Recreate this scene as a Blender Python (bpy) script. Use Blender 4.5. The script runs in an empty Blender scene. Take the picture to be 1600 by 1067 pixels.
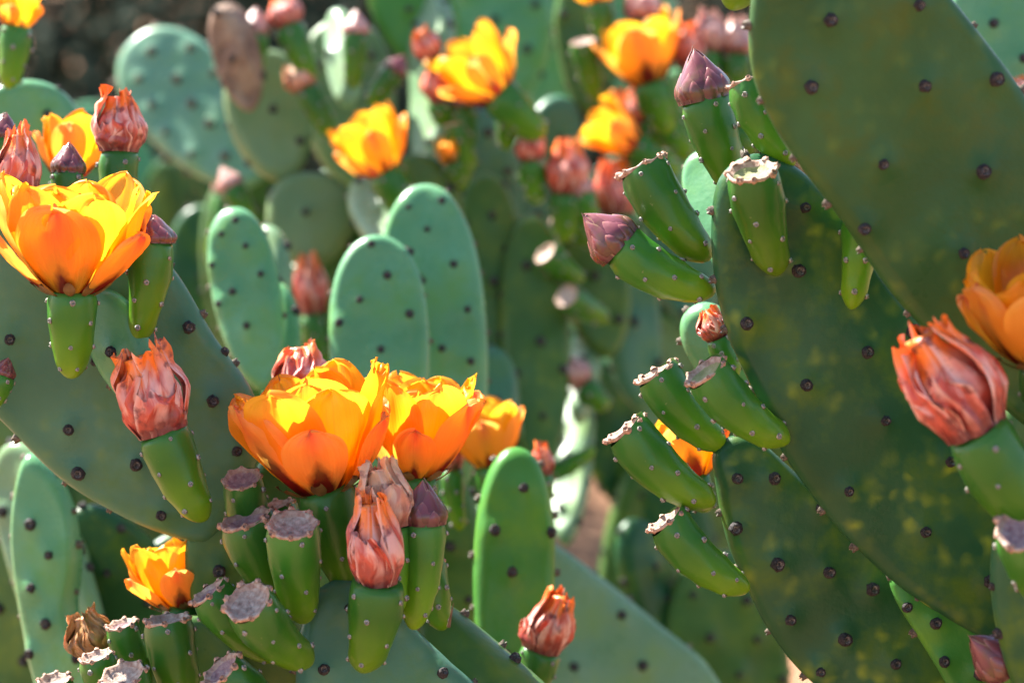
import bpy, math, random
import numpy as np
from mathutils import Vector, Matrix, noise

# ------------------------------------------------------------------ camera, sky, sun
scene = bpy.context.scene
COL = scene.collection
random.seed(7)
IMW, IMH = 1600.0, 1067.0
LENS = 105.0
KPX = 36.0 / LENS / IMW                 # metres per pixel at one metre
CAMZ = 1.53
PITCH = math.radians(10)
FOCUS = 1.60
FWD = Vector((0, math.cos(PITCH), -math.sin(PITCH)))
RIGHT = Vector((1, 0, 0))
UP = Vector((0, math.sin(PITCH), math.cos(PITCH)))
CAM = Vector((0, 0, CAMZ))

cam_data = bpy.data.cameras.new('camera')
cam_data.lens = LENS
cam_data.sensor_width = 36
cam_data.clip_start = 0.05
cam_data.clip_end = 500
cam_data.dof.use_dof = True
cam_data.dof.focus_distance = FOCUS
cam_data.dof.aperture_fstop = 6.0
cam = bpy.data.objects.new('camera', cam_data)
COL.objects.link(cam)
cam.location = CAM
cam.rotation_euler = (math.pi / 2 - PITCH, 0, 0)
scene.camera = cam

SUN_EL = math.radians(46)
SUN_AZ = math.radians(-46)              # from +Y (behind the plants), towards the left
TO_SUN = Vector((math.sin(SUN_AZ) * math.cos(SUN_EL), math.cos(SUN_AZ) * math.cos(SUN_EL), math.sin(SUN_EL)))
world = bpy.data.worlds.new('World')
scene.world = world
world.use_nodes = True
wn = world.node_tree
sky = wn.nodes.new('ShaderNodeTexSky')
sky.sky_type = 'NISHITA'
sky.sun_disc = False
sky.sun_elevation = SUN_EL
sky.sun_rotation = SUN_AZ
bg = wn.nodes['Background']
bg.inputs['Strength'].default_value = 0.07
wn.links.new(sky.outputs[0], bg.inputs[0])
sun_data = bpy.data.lights.new('sun', 'SUN')
sun_data.energy = 5.0
sun_data.angle = math.radians(0.53)
sun_data.color = (1.0, 0.95, 0.87)
sun = bpy.data.objects.new('sun', sun_data)
COL.objects.link(sun)
sun.rotation_euler = TO_SUN.to_track_quat('Z', 'Y').to_euler()
scene.view_settings.view_transform = 'Standard'
scene.view_settings.look = 'None'
scene.view_settings.gamma = 1
scene.view_settings.exposure = 2.2
scene.cycles.max_bounces = 8


def P(px, py, d):
    return CAM + FWD * d + RIGHT * ((px - IMW / 2) * d * KPX) + UP * ((IMH / 2 - py) * d * KPX)


# ------------------------------------------------------------------ materials
def new_mat(name):
    m = bpy.data.materials.new(name)
    m.use_nodes = True
    nt = m.node_tree
    return m, nt, nt.nodes['Principled BSDF']


def N(nt, kind, **kw):
    n = nt.nodes.new(kind)
    for k, v in kw.items():
        if k in n.inputs:
            n.inputs[k].default_value = v
        else:
            setattr(n, k, v)
    return n


def ramp(nt, fac, stops):
    r = nt.nodes.new('ShaderNodeValToRGB')
    el = r.color_ramp.elements
    while len(el) < len(stops):
        el.new(0.5)
    for e, (p, c) in zip(el, stops):
        e.position = p
        e.color = (c[0], c[1], c[2], 1) if len(c) == 3 else c
    nt.links.new(fac, r.inputs[0])
    return r.outputs[0]


def mixc(nt, fac, a, b, blend='MIX'):
    n = nt.nodes.new('ShaderNodeMix')
    n.data_type = 'RGBA'
    n.blend_type = blend
    for sock, v in ((n.inputs[0], fac), (n.inputs[6], a), (n.inputs[7], b)):
        if isinstance(v, (int, float)):
            sock.default_value = v
        elif isinstance(v, tuple):
            sock.default_value = (*v, 1)
        else:
            nt.links.new(v, sock)
    return n.outputs[2]


def obj_noise(nt, scale, detail=3, rough=0.55, coord='Object'):
    tc = nt.nodes.new('ShaderNodeTexCoord')
    n = N(nt, 'ShaderNodeTexNoise', Scale=scale, Detail=detail, Roughness=rough)
    nt.links.new(tc.outputs[coord], n.inputs['Vector'])
    return n.outputs['Fac']


def bump(nt, bsdf, fac, strength, dist):
    b = N(nt, 'ShaderNodeBump', Strength=strength, Distance=dist)
    nt.links.new(fac, b.inputs['Height'])
    nt.links.new(b.outputs[0], bsdf.inputs['Normal'])


def pad_material(name, base, bloom, yellow, spots=0.0, rough=0.34, spec=0.22):
    m, nt, b = new_mat(name)
    f1 = obj_noise(nt, 14, 3)
    c = ramp(nt, f1, [(0.3, base), (0.7, bloom)])
    f2 = obj_noise(nt, 30, 4, 0.6)
    y = ramp(nt, f2, [(0.50, (0, 0, 0)), (0.70, (0.75, 0.75, 0.75))])
    c = mixc(nt, y, c, yellow)
    # pale yellowish flecks of the older pads
    tc = nt.nodes.new('ShaderNodeTexCoord')
    nz = N(nt, 'ShaderNodeTexNoise', Scale=60.0, Detail=2.0)
    nt.links.new(tc.outputs['Object'], nz.inputs['Vector'])
    wv = N(nt, 'ShaderNodeVectorMath', operation='MULTIPLY_ADD')
    nt.links.new(nz.outputs['Color'], wv.inputs[0])
    wv.inputs[1].default_value = (0.012, 0.012, 0.012)
    nt.links.new(tc.outputs['Object'], wv.inputs[2])
    vo = N(nt, 'ShaderNodeTexVoronoi', feature='SMOOTH_F1')
    vo.inputs['Scale'].default_value = 95.0
    vo.inputs['Smoothness'].default_value = 0.7
    nt.links.new(wv.outputs[0], vo.inputs['Vector'])
    sp = ramp(nt, vo.outputs['Distance'], [(0.05, (1, 1, 1)), (0.55, (0, 0, 0))])
    cs = nt.nodes.new('ShaderNodeSeparateColor')
    nt.links.new(vo.outputs['Color'], cs.inputs[0])
    keep = ramp(nt, cs.outputs[0], [(0.35, (0, 0, 0)), (0.9, (1, 1, 1))])
    sp = mixc(nt, 1.0, sp, keep, 'MULTIPLY')
    gate = ramp(nt, obj_noise(nt, 11, 2), [(0.44, (0, 0, 0)), (0.58, (1, 1, 1))])
    sel = N(nt, 'ShaderNodeMath', operation='MULTIPLY')
    nt.links.new(sp, sel.inputs[0])
    nt.links.new(gate, sel.inputs[1])
    sel2 = N(nt, 'ShaderNodeMath', operation='MULTIPLY')
    nt.links.new(sel.outputs[0], sel2.inputs[0])
    sel2.inputs[1].default_value = spots
    c = mixc(nt, sel2.outputs[0], c, (0.26, 0.33, 0.03))
    # faint corky scuffs
    sc = ramp(nt, obj_noise(nt, 120, 5, 0.7), [(0.70, (0, 0, 0)), (0.80, (0.5, 0.5, 0.5))])
    c = mixc(nt, sc, c, (0.12, 0.13, 0.07))
    nt.links.new(c, b.inputs['Base Color'])
    rr = ramp(nt, obj_noise(nt, 45, 3), [(0.3, (rough - .08,) * 3), (0.7, (rough + .12,) * 3)])
    nt.links.new(rr, b.inputs['Roughness'])
    b.inputs['Specular IOR Level'].default_value = spec
    bump(nt, b, obj_noise(nt, 260, 4, 0.6), 0.25, 0.0012)
    return m


M = {}
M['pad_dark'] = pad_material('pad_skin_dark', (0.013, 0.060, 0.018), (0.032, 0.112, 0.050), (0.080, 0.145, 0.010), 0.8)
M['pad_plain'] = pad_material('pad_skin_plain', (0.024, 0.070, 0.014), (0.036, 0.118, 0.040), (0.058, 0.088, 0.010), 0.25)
M['pad_left'] = pad_material('pad_skin_left', (0.046, 0.132, 0.072), (0.085, 0.210, 0.132), (0.080, 0.170, 0.045), 0.20)
M['pad_olive'] = pad_material('pad_skin_olive', (0.040, 0.100, 0.018), (0.075, 0.165, 0.050), (0.110, 0.170, 0.020), 0.35)
M['pad_mid'] = pad_material('pad_skin_blue_green', (0.075, 0.225, 0.090), (0.140, 0.345, 0.175), (0.110, 0.270, 0.050), 0.12, 0.28, 0.32)
M['pad_grey'] = pad_material('pad_skin_grey_green', (0.120, 0.205, 0.085), (0.175, 0.260, 0.130), (0.160, 0.220, 0.070), 0.12, 0.34)
M['pad_frost'] = pad_material('pad_skin_frosted', (0.110, 0.250, 0.150), (0.175, 0.340, 0.225), (0.130, 0.280, 0.110), 0.05, 0.30, 0.35)
M['pad_young'] = pad_material('pad_skin_young', (0.045, 0.180, 0.020), (0.080, 0.260, 0.055), (0.110, 0.270, 0.015), 0.05, 0.34)
M['pad_pale'] = pad_material('pad_skin_pale', (0.130, 0.240, 0.115), (0.200, 0.310, 0.180), (0.180, 0.280, 0.080), 0.15, 0.28, 0.35)


def fruit_material():
    m, nt, b = new_mat('fruit_skin')
    uv = nt.nodes.new('ShaderNodeUVMap')
    sx = nt.nodes.new('ShaderNodeSeparateXYZ')
    nt.links.new(uv.outputs[0], sx.inputs[0])
    c = ramp(nt, sx.outputs[1], [(0.0, (0.150, 0.270, 0.006)), (0.35, (0.085, 0.220, 0.008)), (0.72, (0.028, 0.140, 0.014)), (1.0, (0.048, 0.180, 0.030))])
    f = ramp(nt, obj_noise(nt, 70, 4, .6), [(0.35, (0, 0, 0)), (0.75, (0.55, 0.55, 0.55))])
    c = mixc(nt, f, c, (0.044, 0.150, 0.012))
    oi = nt.nodes.new('ShaderNodeObjectInfo')
    hs = N(nt, 'ShaderNodeHueSaturation')
    mr = N(nt, 'ShaderNodeMapRange')
    mr.inputs[3].default_value = 0.75
    mr.inputs[4].default_value = 1.15
    nt.links.new(oi.outputs['Random'], mr.inputs[0])
    nt.links.new(mr.outputs[0], hs.inputs['Value'])
    nt.links.new(c, hs.inputs['Color'])
    sc = ramp(nt, obj_noise(nt, 300, 3, .6), [(0.70, (0, 0, 0)), (0.76, (0.7, 0.7, 0.7))])
    c = mixc(nt, sc, hs.outputs[0], (0.18, 0.22, 0.08))
    nt.links.new(c, b.inputs['Base Color'])
    b.inputs['Roughness'].default_value = 0.32
    b.inputs['Specular IOR Level'].default_value = 0.3
    b.inputs['Subsurface Weight'].default_value = 0.18
    b.inputs['Subsurface Radius'].default_value = (0.4, 1.0, 0.2)
    b.inputs['Subsurface Scale'].default_value = 0.004
    bump(nt, b, obj_noise(nt, 420, 3, .6), 0.2, 0.0008)
    return m


M['fruit'] = fruit_material()


def petal_material(name, inner):
    m, nt, b = new_mat(name)
    nt.nodes.remove(b)
    out = [n for n in nt.nodes if n.type == 'OUTPUT_MATERIAL'][0]
    uv = nt.nodes.new('ShaderNodeUVMap')
    sx = nt.nodes.new('ShaderNodeSeparateXYZ')
    nt.links.new(uv.outputs[0], sx.inputs[0])
    oi = nt.nodes.new('ShaderNodeObjectInfo')
    if inner:
        c = ramp(nt, sx.outputs[1], [(0.0, (0.80, 0.44, 0.02)), (0.3, (0.88, 0.40, 0.008)), (0.75, (0.88, 0.34, 0.006)), (1.0, (0.90, 0.42, 0.03))])
        c = mixc(nt, oi.outputs['Random'], c, mixc(nt, 0.5, c, (0.95, 0.56, 0.02)))
    else:
        c = ramp(nt, sx.outputs[1], [(0.0, (0.68, 0.46, 0.04)), (0.35, (0.88, 0.44, 0.02)), (0.8, (0.90, 0.40, 0.03)), (1.0, (0.92, 0.42, 0.10))])
        c = mixc(nt, oi.outputs['Random'], c, mixc(nt, 0.55, c, (0.95, 0.52, 0.13)))
    # |v| distance from the midrib
    ab = N(nt, 'ShaderNodeMath', operation='SUBTRACT')
    nt.links.new(sx.outputs[0], ab.inputs[0])
    ab.inputs[1].default_value = 0.5
    ab2 = N(nt, 'ShaderNodeMath', operation='ABSOLUTE')
    nt.links.new(ab.outputs[0], ab2.inputs[0])
    # fine veins
    wv = N(nt, 'ShaderNodeTexNoise', Scale=1.0, Detail=3.0)
    mp = N(nt, 'ShaderNodeMapping')
    mp.inputs['Scale'].default_value = (26, 1.6, 1)
    nt.links.new(uv.outputs[0], mp.inputs[0])
    nt.links.new(mp.outputs[0], wv.inputs['Vector'])
    vn = ramp(nt, wv.outputs['Fac'], [(0.4, (0, 0, 0)), (0.7, (0.25, 0.25, 0.25))])
    c = mixc(nt, vn, c, (0.80, 0.26, 0.015))
    # maroon blotch at the petal's foot
    nz = N(nt, 'ShaderNodeTexNoise', Scale=9.0, Detail=3.0)
    nt.links.new(uv.outputs[0], nz.inputs['Vector'])
    d = N(nt, 'ShaderNodeMath', operation='MULTIPLY_ADD')
    nt.links.new(ab2.outputs[0], d.inputs[0])
    d.inputs[1].default_value = 1.1
    nt.links.new(sx.outputs[1], d.inputs[2])
    d2 = N(nt, 'ShaderNodeMath', operation='MULTIPLY_ADD')
    nt.links.new(nz.outputs['Fac'], d2.inputs[0])
    d2.inputs[1].default_value = 0.16
    nt.links.new(d.outputs[0], d2.inputs[2])
    st = 0.22 if inner else 0.32
    d3 = N(nt, 'ShaderNodeMath', operation='MULTIPLY_ADD')
    nt.links.new(oi.outputs['Random'], d3.inputs[0])
    d3.inputs[1].default_value = -0.26
    nt.links.new(d2.outputs[0], d3.inputs[2])
    bl = ramp(nt, d3.outputs[0], [(st, (1, 1, 1)), (st + 0.20, (0, 0, 0))])
    c = mixc(nt, bl, c, (0.16, 0.015, 0.008))
    if not inner:
        # greenish then rosy streak along the outside of the midrib
        s1 = ramp(nt, ab2.outputs[0], [(0.02, (1, 1, 1)), (0.22, (0, 0, 0))])
        s2 = ramp(nt, sx.outputs[1], [(0.25, (0, 0, 0)), (0.5, (0.35, 0.35, 0.35)), (0.95, (0.85, 0.85, 0.85))])
        ml = mixc(nt, 1.0, s1, s2, 'MULTIPLY')
        g = ramp(nt, sx.outputs[1], [(0.4, (0.36, 0.40, 0.05)), (0.75, (0.78, 0.24, 0.07)), (1.0, (0.75, 0.13, 0.08))])
        c = mixc(nt, ml, c, g)
    dif = nt.nodes.new('ShaderNodeBsdfDiffuse')
    tra = nt.nodes.new('ShaderNodeBsdfTranslucent')
    glo = N(nt, 'ShaderNodeBsdfGlossy', Roughness=0.38)
    nt.links.new(c, dif.inputs[0])
    nt.links.new(c, tra.inputs[0])
    m1 = N(nt, 'ShaderNodeMixShader')
    m1.inputs[0].default_value = 0.62
    nt.links.new(dif.outputs[0], m1.inputs[1])
    nt.links.new(tra.outputs[0], m1.inputs[2])
    m2 = N(nt, 'ShaderNodeMixShader')
    m2.inputs[0].default_value = 0.025
    nt.links.new(m1.outputs[0], m2.inputs[1])
    nt.links.new(glo.outputs[0], m2.inputs[2])
    bp = N(nt, 'ShaderNodeBump', Strength=0.35, Distance=0.0012)
    nt.links.new(wv.outputs['Fac'], bp.inputs['Height'])
    for s in (dif, tra, glo):
        nt.links.new(bp.outputs[0], s.inputs['Normal'])
    nt.links.new(m2.outputs[0], out.inputs[0])
    return m


M['petal'] = petal_material('petal_orange', True)
M['petal_outer'] = petal_material('petal_outer_peach', False)


def withered_material(name, foot, mid, top, pale):
    m, nt, b = new_mat(name)
    uv = nt.nodes.new('ShaderNodeUVMap')
    sx = nt.nodes.new('ShaderNodeSeparateXYZ')
    nt.links.new(uv.outputs[0], sx.inputs[0])
    f = N(nt, 'ShaderNodeMath', operation='MULTIPLY_ADD')
    nt.links.new(obj_noise(nt, 90, 3), f.inputs[0])
    f.inputs[1].default_value = 0.5
    sub = N(nt, 'ShaderNodeMath', operation='SUBTRACT')
    nt.links.new(sx.outputs[1], sub.inputs[0])
    sub.inputs[1].default_value = 0.25
    nt.links.new(sub.outputs[0], f.inputs[2])
    c = ramp(nt, f.outputs[0], [(0.06, foot), (0.32, mid), (0.58, mid), (0.82, top)])
    mp = N(nt, 'ShaderNodeMapping')
    mp.inputs['Scale'].default_value = (3.2, 1.5, 1)
    nt.links.new(uv.outputs[0], mp.inputs[0])
    nz = N(nt, 'ShaderNodeTexNoise', Scale=1.0, Detail=4.0)
    nt.links.new(mp.outputs[0], nz.inputs['Vector'])
    p = ramp(nt, nz.outputs['Fac'], [(0.47, (0, 0, 0)), (0.58, (0.85, 0.85, 0.85))])
    p = mixc(nt, 1.0, p, ramp(nt, sx.outputs[1], [(0.12, (.15, .15, .15)), (0.3, (1, 1, 1)), (0.62, (.9, .9, .9)), (0.85, (.15, .15, .15))]), 'MULTIPLY')
    c = mixc(nt, p, c, pale)
    fx = N(nt, 'ShaderNodeMath', operation='FRACT')
    nt.links.new(sx.outputs[0], fx.inputs[0])
    ed = ramp(nt, fx.outputs[0], [(0.01, (.8, .8, .8)), (0.07, (0, 0, 0)), (0.93, (0, 0, 0)), (0.99, (.8, .8, .8))])
    c = mixc(nt, ed, c, pale)
    q = ramp(nt, obj_noise(nt, 110, 3), [(0.56, (0, 0, 0)), (0.66, (0.8, 0.8, 0.8))])
    c = mixc(nt, q, c, foot)
    nt.links.new(c, b.inputs['Base Color'])
    b.inputs['Roughness'].default_value = 0.36
    b.inputs['Subsurface Weight'].default_value = 0.25
    b.inputs['Subsurface Radius'].default_value = (1, 0.3, 0.2)
    b.inputs['Subsurface Scale'].default_value = 0.003
    bump(nt, b, nz.outputs['Fac'], 0.5, 0.0025)
    return m


M['withered'] = withered_material('withered_petal_salmon', (0.12, 0.016, 0.020), (0.56, 0.085, 0.050), (0.90, 0.20, 0.020), (0.80, 0.46, 0.38))
M['withered_tan'] = withered_material('withered_petal_tan', (0.18, 0.05, 0.04), (0.62, 0.25, 0.15), (0.74, 0.40, 0.22), (0.76, 0.50, 0.34))
M['withered_brown'] = withered_material('withered_petal_brown', (0.07, 0.03, 0.015), (0.30, 0.14, 0.05), (0.42, 0.22, 0.08), (0.45, 0.27, 0.12))


def simple_material(name, stops, scale, rough, bstr=0.4, bdist=0.001, spec=0.4):
    m, nt, b = new_mat(name)
    f = obj_noise(nt, scale, 4, .6)
    nt.links.new(ramp(nt, f, stops), b.inputs['Base Color'])
    b.inputs['Roughness'].default_value = rough
    b.inputs['Specular IOR Level'].default_value = spec
    bump(nt, b, f, bstr, bdist)
    return m


M['scar'] = simple_material('fruit_scar_cork', [(0.3, (0.22, 0.145, 0.115)), (0.5, (0.38, 0.29, 0.24)), (0.68, (0.52, 0.44, 0.37))], 300, 0.8, 0.8, 0.002, 0.2)
M['scar_pink'] = simple_material('fruit_scar_mauve', [(0.3, (0.23, 0.125, 0.135)), (0.55, (0.36, 0.24, 0.235)), (0.75, (0.50, 0.39, 0.36))], 300, 0.8, 0.8, 0.002, 0.2)
M['scar_fresh'] = simple_material('fruit_scar_fresh', [(0.3, (0.20, 0.21, 0.08)), (0.55, (0.30, 0.30, 0.15)), (0.75, (0.42, 0.38, 0.27))], 190, 0.7, 0.6, 0.002, 0.2)
M['scar_pale'] = simple_material('fruit_scar_pale', [(0.3, (0.45, 0.34, 0.28)), (0.5, (0.62, 0.50, 0.42)), (0.7, (0.72, 0.63, 0.55))], 300, 0.8, 0.6, 0.002, 0.2)  # lighter copy for far scars in shade; the brightness is put into the colour
M['rim'] = simple_material('scar_rim_dry', [(0.3, (0.26, 0.14, 0.10)), (0.55, (0.44, 0.31, 0.24)), (0.72, (0.56, 0.47, 0.38))], 240, 0.75, 0.7, 0.0015, 0.2)
M['knob'] = simple_material('rim_knob_brown', [(0.35, (0.20, 0.09, 0.06)), (0.65, (0.56, 0.36, 0.26))], 500, 0.7, 0.5, 0.001, 0.3)
M['areole_dark'] = simple_material('areole_wool_black', [(0.35, (0.012, 0.010, 0.011)), (0.7, (0.07, 0.06, 0.06))], 900, 0.8, 0.8, 0.0008, 0.25)
M['areole_grey'] = simple_material('areole_wool_grey', [(0.35, (0.03, 0.027, 0.027)), (0.7, (0.24, 0.22, 0.20))], 900, 0.85, 0.8, 0.0008, 0.2)
M['areole_brown'] = simple_material('areole_ring_brown', [(0.35, (0.05, 0.04, 0.03)), (0.7, (0.20, 0.16, 0.12))], 900, 0.8, 0.8, 0.0008, 0.2)
M['areole_white'] = simple_material('areole_wool_white', [(0.35, (0.10, 0.095, 0.085)), (0.65, (0.46, 0.44, 0.39))], 900, 0.85, 0.6, 0.0006, 0.2)
M['spine'] = simple_material('spine_brown', [(0.3, (0.05, 0.03, 0.02)), (0.7, (0.20, 0.13, 0.09))], 200, 0.5)
M['stamen'] = simple_material('stamen_yellow', [(0.3, (0.75, 0.50, 0.04)), (0.7, (0.85, 0.66, 0.10))], 300, 0.6)
M['dead_pad'] = simple_material('dead_pad_brown', [(0.3, (0.09, 0.055, 0.04)), (0.5, (0.22, 0.14, 0.10)), (0.7, (0.34, 0.25, 0.18))], 55, 0.8, 0.9, 0.006, 0.2)
M['trunk'] = simple_material('old_stem_bark', [(0.3, (0.08, 0.065, 0.04)), (0.6, (0.16, 0.14, 0.08)), (0.75, (0.11, 0.15, 0.07))], 30, 0.8, 0.7, 0.006, 0.2)


def bud_material():
    m, nt, b = new_mat('bud_scale_purple')
    uv = nt.nodes.new('ShaderNodeUVMap')
    sx = nt.nodes.new('ShaderNodeSeparateXYZ')
    nt.links.new(uv.outputs[0], sx.inputs[0])
    c = ramp(nt, sx.outputs[1], [(0.0, (0.055, 0.014, 0.018)), (0.5, (0.15, 0.038, 0.050)), (0.9, (0.22, 0.070, 0.075)), (1.0, (0.34, 0.17, 0.12))])
    g = ramp(nt, obj_noise(nt, 80, 3), [(0.5, (0, 0, 0)), (0.7, (0.65, 0.65, 0.65))])
    c = mixc(nt, g, c, (0.10, 0.075, 0.018))
    ed = ramp(nt, sx.outputs[0], [(0.01, (.6, .6, .6)), (0.07, (0, 0, 0)), (0.93, (0, 0, 0)), (0.99, (.6, .6, .6))])
    c = mixc(nt, ed, c, (0.42, 0.27, 0.15))
    nt.links.new(c, b.inputs['Base Color'])
    b.inputs['Roughness'].default_value = 0.24
    b.inputs['Specular IOR Level'].default_value = 0.6
    bump(nt, b, obj_noise(nt, 200, 3), 0.25, 0.001)
    return m


M['bud'] = bud_material()
M['sepal'] = simple_material('sepal_maroon', [(0.35, (0.07, 0.012, 0.010)), (0.65, (0.13, 0.07, 0.02))], 90, 0.4)
M['bud_pink'] = withered_material('bud_scale_pink', (0.16, 0.05, 0.05), (0.50, 0.22, 0.19), (0.66, 0.38, 0.30), (0.70, 0.50, 0.42))


def ground_material():
    m, nt, b = new_mat('dry_earth')
    f = obj_noise(nt, 0.9, 6, .65, 'Object')
    c = ramp(nt, f, [(0.35, (0.20, 0.11, 0.07)), (0.5, (0.40, 0.185, 0.085)), (0.62, (0.46, 0.22, 0.10)), (0.75, (0.32, 0.22, 0.15))])
    f2 = obj_noise(nt, 40, 5, .7)
    c = mixc(nt, 0.5, c, ramp(nt, f2, [(0.3, (0.16, 0.075, 0.04)), (0.7, (0.50, 0.27, 0.14))]))
    nt.links.new(c, b.inputs['Base Color'])
    b.inputs['Roughness'].default_value = 0.95
    bump(nt, b, f2, 0.8, 0.03)
    return m


def leaf_material():
    m, nt, b = new_mat('shrub_leaf')
    oi = nt.nodes.new('ShaderNodeObjectInfo')
    f = obj_noise(nt, 4, 3)
    c = ramp(nt, f, [(0.35, (0.014, 0.026, 0.018)), (0.65, (0.028, 0.046, 0.030))])
    c = mixc(nt, oi.outputs['Random'], c, mixc(nt, 0.5, c, (0.032, 0.042, 0.030)))
    nt.links.new(c, b.inputs['Base Color'])
    b.inputs['Roughness'].default_value = 0.85
    b.inputs['Specular IOR Level'].default_value = 0.08
    return m


M['ground'] = ground_material()
M['leaf'] = leaf_material()


# ------------------------------------------------------------------ object helpers
WORLD = {}


def link(name, me, parent, mw, mat=None, mats=None):
    o = bpy.data.objects.new(name, me)
    COL.objects.link(o)
    if me is not None and not me.materials:
        for k in (mats or ([mat] if mat else [])):
            me.materials.append(M[k])
    WORLD[o.name] = mw.copy()
    if parent is not None:
        o.parent = parent
        o.matrix_basis = WORLD[parent.name].inverted() @ mw
    else:
        o.matrix_basis = mw
    return o


def mesh_from(verts, faces, uvs=None, smooth=True, name='m', mat_idx=None):
    me = bpy.data.meshes.new(name)
    me.from_pydata([tuple(v) for v in verts], [], faces)
    if smooth:
        me.polygons.foreach_set('use_smooth', [True] * len(me.polygons))
    if uvs is not None:
        lay = me.uv_layers.new(name='UVMap')
        li = np.zeros(len(me.loops), dtype=np.int32)
        me.loops.foreach_get('vertex_index', li)
        lay.data.foreach_set('uv', np.asarray(uvs, dtype=np.float32)[li].ravel())
    if mat_idx is not None:
        me.polygons.foreach_set('material_index', mat_idx)
    me.update()
    return me


def grid_faces(nu, nv, wrap):
    f = []
    for i in range(nu - 1):
        for j in range(nv if wrap else nv - 1):
            k = (j + 1) % nv
            f.append((i * nv + j, i * nv + k, (i + 1) * nv + k, (i + 1) * nv + j))
    return f


def frame(origin, z, hint=None):
    z = z.normalized()
    h = hint if hint is not None else (-FWD)
    x = h - z * h.dot(z)
    if x.length < 1e-4:
        x = RIGHT - z * RIGHT.dot(z)
    x.normalize()
    y = z.cross(x)
    m = Matrix((x, y, z)).transposed().to_4x4()
    m.translation = origin
    return m


# ------------------------------------------------------------------ areoles
def areole_mesh(name, r, h, mats, seed, inner=3):
    rnd = random.Random(seed)
    prof = [(1.25, -0.35, 0), (1.15, 0.25, 0), (0.92, 0.85, 0), (0.62, 1.0, 0), (0.42, 0.70, 1), (0.20, 0.55, 1), (0.0, 0.75, 1)]
    nv = 10
    v, f, mi = [], [], []
    for (pr, pz, _) in prof[:-1]:
        for j in range(nv):
            a = 2 * math.pi * j / nv
            q = 1 + rnd.uniform(-.14, .14)
            v.append((r * pr * q * math.cos(a), r * pr * q * math.sin(a), h * pz * (1 + rnd.uniform(-.45, .45))))
    v.append((0, 0, h * prof[-1][1]))
    for i in range(len(prof) - 2):
        for j in range(nv):
            k = (j + 1) % nv
            f.append((i * nv + j, i * nv + k, (i + 1) * nv + k, (i + 1) * nv + j))
            mi.append(1 if i >= inner else 0)
    b = (len(prof) - 2) * nv
    for j in range(nv):
        f.append((b + j, b + (j + 1) % nv, len(v) - 1))
        mi.append(1)
    me = mesh_from(v, f, name=name, mat_idx=mi)
    for k in mats:
        me.materials.append(M[k])
    return me


AR_PAD = [areole_mesh('areole_pad', 0.0027, 0.0024, ('areole_dark', 'areole_grey'), s) for s in range(3)]
AR_EDGE = [areole_mesh('areole_edge', 0.0022, 0.0030, ('areole_brown', 'areole_white'), s + 9) for s in range(2)]
AR_FRUIT = [areole_mesh('areole_fruit', 0.00115, 0.0011, ('areole_brown', 'areole_white'), s + 5, 1) for s in range(3)]
AR_KNOB = [areole_mesh('areole_knob', 0.0021, 0.0022, ('knob', 'knob'), s + 15) for s in range(3)]


def merged_areoles(mats_w, me, parent, name='areole_dots'):
    """many tiny far areoles as one mesh"""
    n = len(me.vertices)
    co = np.zeros(n * 3)
    me.vertices.foreach_get('co', co)
    co = co.reshape(-1, 3)
    pf = [tuple(p.vertices) for p in me.polygons]
    mi0 = [p.material_index for p in me.polygons]
    V, F, MI = [], [], []
    inv = WORLD[parent.name].inverted()
    for q, mw in enumerate(mats_w):
        a = np.array(inv @ mw)
        V.append(co @ a[:3, :3].T + a[:3, 3])
        F += [tuple(i + q * n for i in f) for f in pf]
        MI += mi0
    if not V:
        return
    m2 = mesh_from(np.concatenate(V), F, name=name, mat_idx=MI)
    for k in me.materials:
        m2.materials.append(k)
    o = link(name, m2, parent, WORLD[parent.name])
    o['kind'] = 'stuff'
    return o


# ------------------------------------------------------------------ pads
def catmull(pts, n):
    pts = np.asarray(pts, float)
    k = len(pts)
    out = []
    per = 24
    for i in range(k):
        p0, p1, p2, p3 = pts[(i - 1) % k], pts[i], pts[(i + 1) % k], pts[(i + 2) % k]
        for t in np.linspace(0, 1, per, endpoint=False):
            out.append(0.5 * ((2 * p1) + (-p0 + p2) * t + (2 * p0 - 5 * p1 + 4 * p2 - p3) * t * t + (-p0 + 3 * p1 - 3 * p2 + p3) * t ** 3))
    out = np.array(out)
    seg = np.r_[0, np.cumsum(np.linalg.norm(np.diff(np.vstack([out, out[:1]]), axis=0), axis=1))]
    s = np.linspace(0, seg[-1], n, endpoint=False)
    ex = np.vstack([out, out[:1]])
    return np.c_[np.interp(s, seg, ex[:, 0]), np.interp(s, seg, ex[:, 1])]


def egg(base, tip, width, k=1.25, neck=0.22, n=40):
    """obovate outline from base to tip (any 2-D units)"""
    b, t = np.array(base, float), np.array(tip, float)
    ax = t - b
    L = np.linalg.norm(ax)
    ax /= L
    sd = np.array([-ax[1], ax[0]])
    left, right = [], []
    for i in range(n + 1):
        u = (1 - math.cos(math.pi * i / n)) / 2
        w = width / 2 * max(0.0, 1 - abs(2 * u ** k - 1) ** 2.3) ** (1 / 2.2)
        if u < 0.25:
            w = max(w, width / 2 * neck * math.sqrt(max(0, 1 - (1 - min(1, u / 0.04)) ** 2)))
        left.append(b + ax * L * u + sd * w)
        right.append(b + ax * L * u - sd * w)
    return left[:-1] + right[::-1][:-1]


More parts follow.
